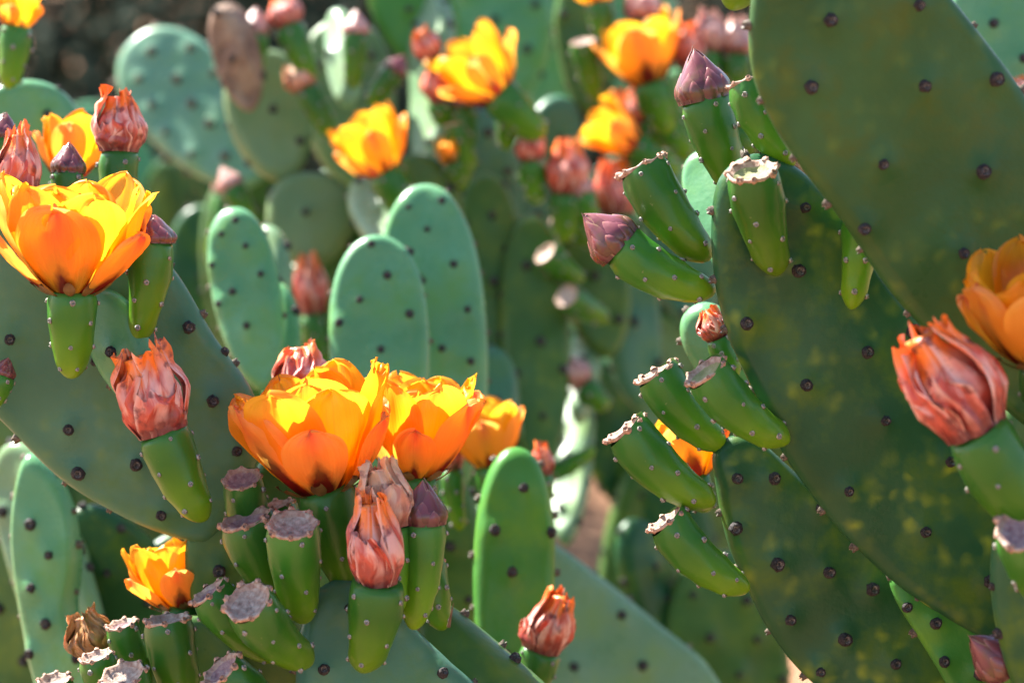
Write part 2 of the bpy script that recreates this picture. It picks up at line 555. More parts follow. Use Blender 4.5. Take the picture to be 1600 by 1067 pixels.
def build_pad(plant, C, e1, e2, n, outline, thick, mat, areole_front=None, spacing=0.036, individual=True,
              res=(120, 26), seed=0, bump_h=0.0016, cup=0.0, label=None, name='pad', base2=None, edge=True, uneven=0.0012, scale_ar=1.0, ar=None):
    """outline: 2-D points (metres) in the e1/e2 plane through C"""
    rnd = random.Random(seed)
    NA, NR = res
    O = catmull(outline, NA) if len(outline) < 60 else catmull(outline[::2], NA)
    ctr = O.mean(axis=0)
    O = O - ctr
    area = 0.5 * np.sum(O[:, 0] * np.roll(O[:, 1], -1) - O[:, 1] * np.roll(O[:, 0], -1))
    if area < 0:
        O = O[::-1]
    C = C + e1 * ctr[0] + e2 * ctr[1]
    ang = np.arctan2(O[:, 1], O[:, 0])
    order = np.argsort(ang)
    aa, rr = ang[order], np.hypot(O[order, 0], O[order, 1])
    aa = np.r_[aa - 2 * math.pi, aa, aa + 2 * math.pi]
    rr = np.r_[rr, rr, rr]
    base2 = (np.array(base2) - ctr) if base2 is not None else None
    ph = [rnd.uniform(0, 6.28) for _ in range(6)]

    def zfun(x, y, side):
        R = np.interp(np.arctan2(y, x), aa, rr)
        r = np.clip(np.hypot(x, y) / np.maximum(R, 1e-6), 0, 1)
        d = (1 - r) * R                       # distance in from the rim: a blunt rounded edge, then a gently domed face
        er = np.minimum(thick, .45 * R)
        z = thick * (.86 * np.sqrt(np.clip(1 - (1 - np.minimum(d / er, 1)) ** 2, 0, 1)) + .14 * (1 - r ** 2) * 1.6)
        und = uneven * (np.sin(x * 42 + ph[0] + y * 17) + np.sin(y * 37 + ph[1] - x * 23) + .6 * np.sin(x * 95 + ph[2]) * np.sin(y * 80 + ph[3]))
        z = z + und * (1 - r ** 4) * (1 if side > 0 else .7)
        return z

    # areole positions: front from the list, else a slanting lattice
    spots = {1: [], -1: []}
    if areole_front is not None:
        spots[1] = [tuple(np.array(p) - ctr) for p in areole_front]
    for side in (1, -1):
        if side == 1 and areole_front is not None:
            continue
        a0 = rnd.uniform(-.25, .25)
        ext = rr.max()
        m = int(ext / spacing) + 2
        for i in range(-m, m + 1):
            for j in range(-m, m + 1):
                x = (i + 0.5 * (j % 2) + rnd.uniform(-.13, .13)) * spacing * 1.1
                y = (j + rnd.uniform(-.13, .13)) * spacing * .8
                x, y = x * math.cos(a0) - y * math.sin(a0), x * math.sin(a0) + y * math.cos(a0)
                if math.hypot(x, y) < 0.88 * np.interp(math.atan2(y, x), aa, rr):
                    spots[side].append((x, y))

    t = np.linspace(0, 1, NR + 1)[1:]
    rad = 1 - (1 - t) ** 1.7

    def full(x, y, side):
        z = zfun(x, y, side)
        for (ax, ay) in spots[side]:
            z = z + bump_h * np.exp(-((x - ax) ** 2 + (y - ay) ** 2) / (0.0075 ** 2))
        bend = cup * (x * x + y * y)
        return z * side + bend

    V = []
    faces = []
    idx = {}
    # rim shared by both sides
    rim_bend = cup * (O[:, 0] ** 2 + O[:, 1] ** 2)
    V += [(O[i, 0], O[i, 1], rim_bend[i]) for i in range(NA)]
    for side in (1, -1):
        rings = [None] * NR
        rings[NR - 1] = list(range(NA))
        for k in range(NR - 1):
            x, y = O[:, 0] * rad[k], O[:, 1] * rad[k]
            z = full(x, y, side)
            s0 = len(V)
            V += list(zip(x, y, z))
            rings[k] = list(range(s0, s0 + NA))
        s0 = len(V)
        V.append((0, 0, float(full(np.array([0.0]), np.array([0.0]), side)[0])))
        for i in range(NA):
            j = (i + 1) % NA
            tri = (s0, rings[0][i], rings[0][j])
            faces.append(tri if side > 0 else tri[::-1])
            for k in range(NR - 1):
                q = (rings[k][i], rings[k + 1][i], rings[k + 1][j], rings[k][j])
                faces.append(q if side > 0 else q[::-1])
    me = mesh_from(V, faces, name=name)
    mw = Matrix((e1, e2, n)).transposed().to_4x4()
    mw.translation = C
    o = link(name, me, plant, mw, mat)
    if label:
        o['label'] = label

    mats_front, mats_edge = [], []
    for side in (1, -1):
        for (x, y) in spots[side]:
            e = 0.002
            X = np.array([x, x + e, x])
            Y = np.array([y, y, y + e])
            z = full(X, Y, side)
            nn = Vector((-(z[1] - z[0]) / e, -(z[2] - z[0]) / e, 1.0)) * side
            loc = Vector((x, y, z[0]))
            m = frame(mw @ loc, mw.to_3x3() @ nn, UP)
            m = m @ Matrix.Rotation(rnd.uniform(0, 6), 4, 'Z') @ Matrix.Scale(rnd.uniform(.8, 1.2) * scale_ar, 4)
            mats_front.append((side, m))
    if edge:
        per = np.linalg.norm(np.roll(O, -1, axis=0) - O, axis=1).sum()
        cnt = max(6, int(per / (spacing * .95)))
        for q in range(cnt):
            i = int((q + rnd.uniform(-.2, .2)) / cnt * NA) % NA
            p = O[i]
            if base2 is not None and np.linalg.norm(p - base2) < 0.22 * rr.max():
                continue
            tan = O[(i + 1) % NA] - O[i - 1]
            out = Vector((tan[1], -tan[0], 0)).normalized()
            m = frame(mw @ Vector((p[0], p[1], rim_bend[i])) - (mw.to_3x3() @ out) * 0.0004, mw.to_3x3() @ out)
            mats_edge.append(m @ Matrix.Scale(rnd.uniform(.7, 1.15) * scale_ar, 4))
    if individual:
        for side, m in mats_front:
            link('areole', rnd.choice(ar or AR_PAD), o, m)
        for m in mats_edge:
            link('areole', rnd.choice(AR_EDGE), o, m)
    else:
        merged_areoles([m for s, m in mats_front] + mats_edge, AR_PAD[0], o)
    return o


def pad_px(plant, outline, depth, mat, tilt=(0, 0), thick=0.008, areoles=None, base=None, **kw):
    kw.setdefault('bump_h', .0026)
    """pad whose front face is seen with the given pixel outline, lying in a plane at its own depth"""
    pts = np.asarray(outline, float)
    c = pts.mean(axis=0)
    C = P(c[0], c[1], depth)
    n = (-FWD + RIGHT * tilt[0] + UP * tilt[1]).normalized()
    e1 = RIGHT - n * RIGHT.dot(n)
    e1.normalize()
    e2 = n.cross(e1)

    def to2(px):
        r = P(px[0], px[1], 1.0) - CAM
        tt = (C - CAM).dot(n) / r.dot(n)
        q = CAM + r * tt - C
        return (q.dot(e1), q.dot(e2))
    o2 = [to2(p) for p in pts]
    ar = [to2(p) for p in areoles] if areoles is not None else None
    b2 = to2(base) if base is not None else None
    return build_pad(plant, C, e1, e2, n, o2, thick, mat, areole_front=ar, base2=b2, **kw)


def pad_egg(plant, base, tip, width, depth, mat, tilt=(0, 0), k=1.25, **kw):
    return pad_px(plant, egg(base, tip, width, k)[::2], depth, mat, tilt, base=base, **kw)


def pad_3d(plant, base, tip, width, n, mat, thick=0.011, k=1.2, **kw):
    ax = (tip - base)
    L = ax.length
    ax.normalize()
    n = (n - ax * n.dot(ax)).normalized()
    e1 = ax.cross(n)
    return build_pad(plant, base, e1, ax, n, egg((0, 0), (0, L), width, k)[::2], thick, mat, base2=(0, 0), **kw)


def stem(plant, top, seed, mat='pad_olive', n0=None, wid=0.15):
    """older pads stacked from the ground up to the given joint"""
    rnd = random.Random(seed)
    gx, gy = WORLD[plant.name].translation.x, WORLD[plant.name].translation.y
    g = Vector((gx, gy, -0.03))
    k = max(2, int((top - g).length / 0.30))
    pts = [g.lerp(top, i / k) + Vector((rnd.uniform(-.03, .03), rnd.uniform(-.03, .03), 0)) * (0 if i in (0, k) else 1) for i in range(k + 1)]
    for i in range(k):
        nn = n0 if n0 is not None else Vector((rnd.uniform(-.5, .5), -1, 0))
        d = (pts[i + 1] - pts[i]).normalized() * 0.015
        pad_3d(plant, pts[i] - d, pts[i + 1] + d, wid * (1.0 - .12 * (i == k - 1)), nn, 'trunk' if i == 0 else mat, thick=0.02 if i == 0 else 0.013, individual=False, res=(56, 12), seed=seed * 7 + i, k=1.05)


def plant_at(label, px, py, depth, group=None):
    """empty on the ground straight below the given point"""
    p = P(px, py, depth)
    o = bpy.data.objects.new('prickly_pear', None)
    COL.objects.link(o)
    o.empty_display_size = 0.1
    o.location = (p.x, p.y, 0)
    WORLD[o.name] = Matrix.Translation((p.x, p.y, 0))
    o['label'] = label
    o['category'] = 'cactus'
    if group:
        o['group'] = group
    return o


# ------------------------------------------------------------------ fruits and their tops
def smooth(a, b, x):
    t = min(1, max(0, (x - a) / (b - a)))
    return t * t * (3 - 2 * t)


def petal_mesh(rb, Rm, H, W, seed, close=0.0, wr=0.003, twist=0.0, nu=14, nv=13, tipcut=0.66, flare=0.0):
    """a petal wrapped on a cup: local z is the flower's axis, the petal's midrib lies at angle 0"""
    rnd = random.Random(seed)
    off = Vector((rnd.uniform(-50, 50), rnd.uniform(-50, 50), rnd.uniform(-50, 50)))
    V, UV = [], []
    notch = rnd.uniform(-.35, .35)
    for i in range(nu):
        u = 1 - (1 - i / (nu - 1)) ** 1.5
        tip = 1.0 if u < tipcut else max(0.0, 1 - ((u - tipcut) / (1 - tipcut)) ** 2.1) ** 0.5
        hw = W * (0.42 + 0.58 * smooth(0, 0.6, u)) * max(tip, 0.03)
        for j in range(nv):
            v = -1 + 2 * j / (nv - 1)
            r = rb + (Rm - rb) * (1 - (1 - u) ** 1.75)
            r *= 1 - close * smooth(0.35, 1.0, u)
            r += flare * u ** 3
            z = H * u ** 1.12 * (1 + 0.03 * math.sin(v * 5 + notch * 9) * u)
            rw = max(r, Rm * 0.45) * 1.05
            a = hw * v / rw + twist * u * u
            nz = noise.noise(Vector((u * 2.2, v * 1.6, 0)) + off) + .5 * noise.noise(Vector((u * 5, v * 4.5, 3)) + off)
            r += wr * nz * (0.25 + u * u * 1.6) - 0.0022 * (v * v) * (1 - u) + .0015 * v * v * u
            z += wr * .45 * noise.noise(Vector((v * 3.4, 7, 1)) + off) * u ** 4 * 1.6
            V.append((r * math.cos(a), r * math.sin(a), z))
            UV.append((0.5 + v / 2, u))
    return mesh_from(V, grid_faces(nu, nv, False), UV, name='petal')


def add_flower(fr, top, rb, Rm, H, seed, lod=1, gap=None):
    """open cup of orange petals on the frame 'top'"""
    rnd = random.Random(seed)
    whorls = [(6, 0.88, 1.02, 0.0, True), (6, 1.0, 0.96, 0.001, False), (4, 0.98, 0.84, 0.0, False)]
    if not lod:
        whorls = [(5, 0.90, 1.0, 0.0, True), (5, 1.0, 0.88, 0.0, False)]
    for w, (n, hs, rs, fl, outer) in enumerate(whorls):
        for i in range(n):
            a = 2 * math.pi * (i + 0.5 * w) / n + rnd.uniform(-.16, .16)
            short = outer and rnd.random() < 0.5
            h = H * hs * rnd.uniform(.90, 1.08) * (0.72 if short else 1)
            me = petal_mesh(rb * (1 - .12 * w), Rm * rs * rnd.uniform(.94, 1.05), h, Rm * rnd.uniform(.54, .72) * (0.72 if short else 1), seed * 100 + w * 20 + i,
                            close=rnd.uniform(-.04, .08) if not outer else rnd.uniform(-.05, .05), wr=Rm * 0.085, flare=fl + (Rm * rnd.uniform(0, .14) if outer else 0),
                            nu=22 if lod else 15, nv=17 if lod else 11)
            link('petal', me, fr, top @ Matrix.Rotation(a, 4, 'Z') @ Matrix.Translation((0, 0, -0.0015 + .0004 * w)), 'petal_outer' if outer else 'petal')
    # small dark sepals hugging the cup's foot
    for i in range(9 if lod else 0):
        a = 2 * math.pi * i / 9 + rnd.uniform(-.2, .2)
        me = petal_mesh(rb * 1.06, rb * 1.06 + (Rm - rb) * rnd.uniform(.30, .42), H * rnd.uniform(.12, .19), rb * rnd.uniform(.30, .42), seed * 100 + 70 + i, wr=.0006, nu=9, nv=7, tipcut=.1)
        link('sepal', me, fr, top @ Matrix.Rotation(a, 4, 'Z') @ Matrix.Translation((0, 0, -.0022)), 'sepal')
    # stamens deep in the cup
    V, F = [], []
    for i in range(70 if lod else 24):
        a, q = rnd.uniform(0, 6.283), math.sqrt(rnd.random())
        r0, r1, h = rb * .7 * q, Rm * .55 * q, H * rnd.uniform(.42, .62)
        c, s = math.cos(a), math.sin(a)
        b = len(V)
        for (r, z, wd) in ((r0, 0, .0004), ((r0 + r1) / 2 * .9, h * .6, .0004), (r1, h, .0009), (r1 * 1.03, h + .0025, .0007)):
            V += [(r * c - wd * s, r * s + wd * c, z), (r * c + wd * s, r * s - wd * c, z)]
        for k in range(3):
            F.append((b + 2 * k, b + 2 * k + 1, b + 2 * k + 3, b + 2 * k + 2))
    o = link('stamens', mesh_from(V, F, name='stamens'), fr, top, 'stamen')
    o['kind'] = 'stuff'


def add_withered(fr, top, R, H, seed, mat='withered', lod=1, point=.7):
    """crumpled dead petals: folded sheets round a shrivelled heart"""
    rnd = random.Random(seed * 3 + 1)
    lean = Vector((rnd.uniform(-.25, .25), rnd.uniform(-.25, .25), 0)) * R * 1.6

    def ridge(p):
        return 1 - 2 * abs(noise.noise(p))

    V, UV = [], []
    nu, nv = 18, 26
    off = Vector((seed * 1.7, 3.1, seed * .37))
    for i in range(nu):
        u = i / (nu - 1)
        for j in range(nv):
            a = 2 * math.pi * j / nv
            r = R * (0.82 + .16 * math.sin(math.pi * u)) * (1 - (.35 + .5 * point) * smooth(.40, 1, u))
            c3 = Vector((math.cos(a) * 1.3, math.sin(a) * 1.3, u * 1.6)) + off
            r += R * .20 * ridge(c3) * (.3 + u) + R * .12 * noise.noise(c3 * 3)
            V.append((r * math.cos(a) + lean.x * u * u, r * math.sin(a) + lean.y * u * u, H * .90 * u))
            UV.append((j / nv, u))
    F = grid_faces(nu, nv, True)
    F.append(tuple(range((nu - 1) * nv, nu * nv)))
    link('withered_heart', mesh_from(V, F, UV, name='withered_heart'), fr, top, mat)
    n = 7 if lod else 5
    tw = rnd.choice((-1, 1)) * rnd.uniform(.1, .8)
    for i in range(n):
        a0 = 2 * math.pi * i / n + rnd.uniform(-.4, .4)
        hh = H * (rnd.uniform(.86, 1.06) if i % 3 else rnd.uniform(.45, .75))
        loose = rnd.uniform(.98, 1.24)
        of = Vector((rnd.uniform(-40, 40), rnd.uniform(-40, 40), 0))
        nu, nv = (26, 19) if lod else (10, 8)
        wa = rnd.uniform(.50, .95)
        pt = point * rnd.uniform(.75, 1.1)
        V, UV = [], []
        for p in range(nu):
            u = p / (nu - 1)
            ht = hh / H * u
            for q in range(nv):
                v = -1 + 2 * q / (nv - 1)
                r = R * (0.90 + (loose - .9) * smooth(0, .35, u) + .10 * math.sin(math.pi * min(1, ht * 1.1))) * (1 - (.25 + .58 * pt) * smooth(.38, 1.0, ht))
                w = Vector((ht * 1.15, v * 1.05, 0)) + of
                r += R * (.60 * ridge(w) - .30) * (.15 + .85 * ht)
                r += R * .20 * noise.noise(w * 2.4) * (.30 + ht)
                r += R * .15 * ridge(w * 2.6) * (.3 + .5 * ht)
                r += R * .02 * ridge(Vector((u * 2.5, v * 7, 5)) + of)
                a = a0 + wa * v * (1 - .30 * u * u) + tw * u * u * .6 + .35 * noise.noise(Vector((u * 2.2, 9, v * 1.4)) + of)
                z = hh * u + H * .16 * noise.noise(Vector((v * 2.6, u * 1.5, 2)) + of) * u
                V.append((r * math.cos(a) + lean.x * ht * ht, r * math.sin(a) + lean.y * ht * ht, z))
                UV.append((0.5 + v * .498 + i, u * hh / H if hh < H else u))
        link('withered_petal', mesh_from(V, grid_faces(nu, nv, False), UV, name='withered_petal'), fr, top, mat)


def add_bud(fr, top, R, H, seed, mat='bud', lod=1):
    rnd = random.Random(seed)

    def prof(u):
        return R * (0.97 + .20 * math.sin(math.pi * min(1, u * 1.6)) * (1 - u)) * (1 - u ** 1.7) ** 0.85 if u < 1 else 0.0
    V, UV = [], []
    nu, nv = 12, 18
    for i in range(nu):
        u = i / (nu - 1)
        for j in range(nv):
            a = 2 * math.pi * j / nv
            V.append((prof(u) * .95 * math.cos(a), prof(u) * .95 * math.sin(a), H * u * .97))
            UV.append((j / nv, .35 + .5 * u))
    link('bud_heart', mesh_from(V, grid_faces(nu, nv, True), UV, name='bud_heart'), fr, top, mat)
    rows = [(-.07, .36, 9, .42, .12), (.02, .58, 6, .64, .08), (.16, .84, 4, .95, .05), (.30, 1.03, 3, 1.25, .02)]
    for k, (z0, z1, n, wa, out) in enumerate(rows):
        for i in range(n):
            a0 = 2 * math.pi * (i + .5 * (k % 2)) / n + rnd.uniform(-.08, .08) + seed
            zz = z1 + rnd.uniform(-.06, .04)
            pu, pv = (9, 7)
            V, UV = [], []
            for p in range(pu):
                t = p / (pu - 1)
                uu = z0 + (zz - z0) * t
                hw = wa * (1 - t ** 2.2) ** .7 if t < 1 else 0
                for q in range(pv):
                    v = -1 + 2 * q / (pv - 1)
                    pr = prof(max(0.0, min(1, uu)))
                    # scales bulge along the middle and tuck in at the rim
                    r = pr * (1 + out * (1 - .75 * v * v) * (1 - .35 * t)) + R * .035 * (1 - v * v)
                    a = a0 + hw * v
                    V.append((r * math.cos(a), r * math.sin(a), H * uu))
                    UV.append((0.5 + v / 2, t * (1 - .12 * v * v) if not mat == 'bud' else t))
            link('bud_scale', mesh_from(V, grid_faces(pu, pv, False), UV, name='bud_scale'), fr, top, mat)


def add_scar(fr, top, R, ell, seed, mat='scar', lod=1):
    rnd = random.Random(seed)
    nv = 40 if lod else 20
    knobs = [2 * math.pi * (i + rnd.uniform(-.2, .2)) / 8 for i in range(8)]
    prof = [(1.00, -.06), (1.03, .00), (1.03, .06), (.97, .09), (.90, .05), (.80, -.06), (.60, -.18), (.30, -.25), (0.02, -.27)]
    V = []
    mi = []
    wob = [1 + .045 * noise.noise(Vector((math.cos(2 * math.pi * j / nv) * 2, math.sin(2 * math.pi * j / nv) * 2, seed))) * 2 for j in range(nv)]
    lift = [sum(math.exp(-(((2 * math.pi * j / nv - k + math.pi) % (2 * math.pi) - math.pi) / .22) ** 2) for k in knobs) for j in range(nv)]
    for i, (pr, pz) in enumerate(prof):
        for j in range(nv):
            a = 2 * math.pi * j / nv
            w = wob[j] if i < 6 else 1
            g = lift[j] if 1 <= i <= 4 else 0
            r = R * pr * w * (1 + .05 * g)
            z = R * (pz + .075 * g + .04 * noise.noise(Vector((math.cos(a) * 4, math.sin(a) * 4, i + seed))))
            if i >= 5:
                z += R * .05 * noise.noise(Vector((math.cos(a) * 3 * pr, math.sin(a) * 3 * pr, seed + .5)))
            V.append((r * math.cos(a), r * ell * math.sin(a), z))
    F = grid_faces(len(prof), nv, True)
    F.append(tuple(range((len(prof) - 1) * nv, len(prof) * nv)))
    mi = [0 if (q // nv) < 5 else 1 for q in range(len(F) - 1)] + [1]
    me = mesh_from(V, F, name='scar', mat_idx=mi)
    link('scar', me, fr, top, mats=['rim', mat])
    if lod:
        for k in knobs:
            out = Vector((math.cos(k), math.sin(k) * ell, .75))
            p = Vector((R * 1.03 * math.cos(k), R * 1.03 * ell * math.sin(k), R * .08))
            m = frame(top @ p, top.to_3x3() @ out)
            link('areole', rnd.choice(AR_KNOB), fr, m @ Matrix.Scale(rnd.uniform(.5, .95) * R / .0135, 4))


FRUIT_I = [0]


def fruit(plant, base, tip, depth, dz=0.0, w=85, kind='scar', bend=0.05, size=None, h=None, mat=None, lod=1, label=None, ell=0.9, taper=0.62, r_top=0.93, skew=(0, 0), point=.7):
    """fruit from base pixel to the centre of its top; dz is how much nearer the top is"""
    FRUIT_I[0] += 1
    seed = FRUIT_I[0]
    rnd = random.Random(seed * 13 + 5)
    B, T = P(base[0], base[1], depth), P(tip[0], tip[1], depth - dz)
    ax = T - B
    L = ax.length
    R = w / 2 * KPX * (depth - dz)
    z = ax.normalized()
    side = z.cross(FWD).normalized()          # to the right of the fruit as seen
    if side.dot(-UP) < 0:
        side = -side                           # bulge towards the ground
    mw = frame(B, z, -FWD)
    sl = mw.to_3x3().transposed() @ side
    nu, nv = (26, 32) if lod else (12, 14)

    def centre(u):
        return Vector((0, 0, L * u)) + sl * (bend * L * 4 * u * (1 - u))

    def rad(u):
        r = taper + (1 - taper) * smooth(0, .85, u) + .05 * math.sin(math.pi * u)
        if u < .22:
            q = u / .22
            r *= math.sqrt(max(0, 1 - (1 - q) ** 2)) * .92 + .08 * q
        if u > .86:
            r *= 1 - (1 - r_top) * ((u - .86) / .14) ** 2
        return R * r
    # areoles in rising rows
    spots = []
    rows = 4
    for i in range(rows):
        u = .16 + .74 * i / (rows - 1)
        m = 4
        for j in range(m):
            spots.append((u + rnd.uniform(-.04, .04), 2 * math.pi * (j + .5 * (i % 2)) / m + rnd.uniform(-.25, .25) + seed))
    V, UV = [], []
    for i in range(nu):
        t = i / (nu - 1)
        u = t ** 1.35
        c = centre(u)
        for j in range(nv):
            a = 2 * math.pi * j / nv
            r = rad(u)
            for (su, sa) in spots:
                da = (a - sa + math.pi) % (2 * math.pi) - math.pi
                d2 = ((u - su) * L) ** 2 + (da * R * .85) ** 2
                if d2 < .0002:
                    r += .0010 * math.exp(-d2 / (.0045 ** 2))
            r *= 1 + .03 * noise.noise(Vector((math.cos(a) * 1.3, math.sin(a) * 1.3, u * 2 + seed)))
            V.append((c.x + r * math.cos(a), c.y + r * ell * math.sin(a), c.z))
            UV.append((j / nv, u))
    F = grid_faces(nu, nv, True)
    if kind != 'scar':
        F.append(tuple(range((nu - 1) * nv, nu * nv)))
    me = mesh_from(V, F, UV, name='fruit')
    fr = link('fruit', me, plant, mw, 'fruit')
    if label:
        fr['label'] = label
    ms = []
    for (su, sa) in spots:
        c = centre(su)
        r = rad(su) * 1.0 + .0008
        loc = Vector((c.x + r * math.cos(sa), c.y + r * ell * math.sin(sa), c.z))
        ms.append(frame(mw @ loc, mw.to_3x3() @ Vector((math.cos(sa), math.sin(sa), .12)), UP) @ Matrix.Scale(rnd.uniform(.8, 1.25), 4))
    if lod:
        for m in ms:
            link('areole', rnd.choice(AR_FRUIT), fr, m)
    else:
        merged_areoles(ms, AR_FRUIT[0], fr)
    tz = (centre(1.0) - centre(.93))
    tw = mw.to_3x3() @ tz + RIGHT * skew[0] * tz.length + UP * skew[1] * tz.length
    top = frame(mw @ centre(1.0), tw, -FWD)
    Rt = R * r_top
    px = KPX * (depth - dz)
    if kind == 'scar':
        add_scar(fr, top @ Matrix.Translation((0, 0, -.0006)), Rt * .98, ell, seed, (mat or 'scar') if lod else 'scar_pale', lod)
    elif kind == 'bud':
        add_bud(fr, top, Rt * .97, (h or w * .95) * px, seed, mat or 'bud', lod)
    elif kind == 'flower':
        add_flower(fr, top, Rt * .85, (size or w * 1.3) * px, (h or 160) * px, seed, lod)
    elif kind == 'withered':
        add_withered(fr, top, Rt * (size or .95), (h or w * 1.35) * px, seed, mat or 'withered', lod, point)
    return fr


# ------------------------------------------------------------------ ground
def ground():
    n = 90
    xs = np.sign(np.linspace(-1, 1, n)) * np.abs(np.linspace(-1, 1, n)) ** 2.2 * 220
    V = []
    for y in xs:
        for x in xs:
            d = math.hypot(x, y)
            V.append((x, y, .05 * noise.noise(Vector((x * .5, y * .5, 0))) * min(1, d / 4) + .9 * noise.noise(Vector((x * .03, y * .03, 4))) * min(1, max(0, d - 10) / 40)))
    o = link('ground', mesh_from(V, grid_faces(n, n, False), name='ground'), None, Matrix.Identity(4), 'ground')
    o['kind'] = 'structure'


ground()

# ------------------------------------------------------------------ shrubs far behind
def shrub(x, y, rx, h, seed, label):
    rnd = np.random.default_rng(seed)
    root = bpy.data.objects.new('shrub', None)
    COL.objects.link(root)
    root.location = (x, y, 0)
    WORLD[root.name] = Matrix.Translation((x, y, 0))
    root['label'] = label
    root['category'] = 'shrub'
    root['group'] = 'shrubs behind the cactus thicket'
    V, F = [], []
    for b in range(7):
        a, lean = rnd.uniform(0, 6.28), rnd.uniform(.1, .6)
        nv = 6
        p = Vector((0, 0, -.05))
        d = Vector((math.cos(a) * lean, math.sin(a) * lean, 1)).normalized()
        s0 = len(V)
        for i in range(7):
            r = .035 * (1 - i / 7.5)
            for j in range(nv):
                t = 6.283 * j / nv
                V.append((p.x + r * math.cos(t), p.y + r * math.sin(t), p.z))
            p = p + d * h * .13
            d = (d + Vector((rnd.uniform(-.25, .25), rnd.uniform(-.25, .25), .05))).normalized()
        F += [tuple(k + s0 for k in f) for f in grid_faces(7, nv, True)]
    link('branches', mesh_from(V, F, name='branches'), root, WORLD[root.name], 'trunk')
    nc = 46
    cl = []
    while len(cl) < nc:
        q = rnd.uniform(-1, 1, 3)
        if .25 < np.linalg.norm(q) < 1:
            cl.append(q)
    cl = np.array(cl) * (rx, rx, h * .5) + (0, 0, h * .52)
    npc = 170
    cen = np.repeat(cl, npc, axis=0) + rnd.normal(0, 1, (nc * npc, 3)) * (.13 * rx + .05, .13 * rx + .05, .10 * h)
    m = len(cen)
    t1 = rnd.normal(0, 1, (m, 3))
    t1 /= np.linalg.norm(t1, axis=1)[:, None]
    t2 = np.cross(t1, rnd.normal(0, 1, (m, 3)))
    t2 /= np.linalg.norm(t2, axis=1)[:, None]
    L = rnd.uniform(.018, .036, (m, 1))
    quad = np.stack([cen - t1 * L, cen + t2 * L * .42, cen + t1 * L, cen - t2 * L * .42], axis=1).reshape(-1, 3)
    quad[:, 2] = np.maximum(quad[:, 2], .01)
    faces = [(4 * i, 4 * i + 1, 4 * i + 2, 4 * i + 3) for i in range(m)]
    o = link('foliage', mesh_from(quad, faces, smooth=False, name='foliage'), root, WORLD[root.name], 'leaf')
    o['kind'] = 'stuff'


SHRUBS = [(-1.7, 6.2, .75, 1.5), (-.75, 6.6, .7, 1.45), (-1.2, 8.0, .9, 1.6), (-2.6, 7.0, .8, 1.6), (.1, 8.2, .8, 1.25), (1.0, 7.6, .8, 1.35), (2.0, 8.6, .9, 1.6),
          (-.2, 11.5, 1.3, 1.7), (2.9, 7.4, .8, 1.4), (-3.4, 10.5, 1.3, 1.9), (1.4, 12.0, 1.4, 1.8), (-1.9, 13.0, 1.5, 2.0), (3.8, 11.5, 1.4, 1.9)]
for i, (x, y, rx, h) in enumerate(SHRUBS):
    shrub(x, y, rx, h, 40 + i, 'dark dense leafy shrub standing far behind the prickly pears')

# ------------------------------------------------------------------ the big sharp plant with cut fruits along its edges
A = plant_at('prickly pear with huge dark green pads and a row of bare-topped fruits along one edge', 1720, 1200, 1.60)
R1 = [(1171, 40), (1176, 115), (1205, 190), (1252, 262), (1320, 352), (1385, 448), (1450, 522), (1540, 612), (1640, 690), (1725, 690), (1745, 600), (1722, 450),
      (1672, 270), (1600, 148), (1545, 72), (1490, 2), (1420, -80), (1330, -125), (1235, -110), (1185, -40)]
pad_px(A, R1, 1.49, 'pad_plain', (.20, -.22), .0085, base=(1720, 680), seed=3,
       areoles=[(1288, 28), (1258, 132), (1433, 130), (1548, 120), (1370, 252), (1524, 262), (1343, 353), (1492, 388), (1425, 5), (1610, 330), (1590, 480)],
       res=(170, 40), label='large dark green pad leaning over the pad with the cut fruits')
R2 = [(1113, 330), (1116, 430), (1136, 520), (1160, 575), (1212, 688), (1262, 765), (1312, 828), (1388, 902), (1470, 962), (1560, 1015), (1650, 1060), (1720, 1040),
      (1715, 940), (1660, 810), (1590, 690), (1520, 590), (1440, 500), (1370, 420), (1310, 330), (1245, 262), (1180, 240), (1130, 270)]
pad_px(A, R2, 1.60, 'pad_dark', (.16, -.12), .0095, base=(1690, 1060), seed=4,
       areoles=[(1250, 322), (1160, 502), (1418, 513), (1252, 597), (1372, 651), (1475, 715), (1318, 762), (1437, 825), (1535, 900), (1550, 795), (1240, 420), (1345, 545), (1510, 640), (1600, 950)],
       res=(170, 40))
R3 = [(1117, 700), (1120, 765), (1138, 850), (1172, 930), (1206, 992), (1265, 1062), (1360, 1130), (1470, 1190), (1560, 1190), (1580, 1120), (1530, 1030), (1440, 930), (1340, 830), (1240, 735), (1170, 680)]
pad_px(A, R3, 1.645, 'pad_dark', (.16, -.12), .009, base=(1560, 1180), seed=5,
       areoles=[(1203, 742), (1145, 742), (1275, 788), (1207, 875), (1143, 820), (1288, 888), (1357, 915), (1228, 962), (1313, 992), (1392, 1030), (1275, 1043)],
       res=(150, 34))
R4 = [(1391, 900), (1398, 935), (1428, 985), (1462, 1040), (1500, 1100), (1560, 1150), (1640, 1170), (1680, 1140), (1650, 1080), (1580, 1020), (1500, 965), (1430, 915)]
pad_px(A, R4, 1.622, 'pad_young', (.0, -.05), .006, base=(1670, 1160), seed=6, areoles=[(1415, 945), (1460, 970), (1473, 1030), (1530, 1050)], res=(110, 24),
       label='small bright green young pad tucked between two dark pads')
pad_egg(A, (1180, 640), (1082, 478), 95, 1.70, 'pad_mid', (-.3, -.05), seed=8)
pad_egg(A, (1185, 470), (1092, 238), 100, 1.73, 'pad_mid', (-.6, .35), seed=9, label='small pale pad with a sunlit silvery tip')
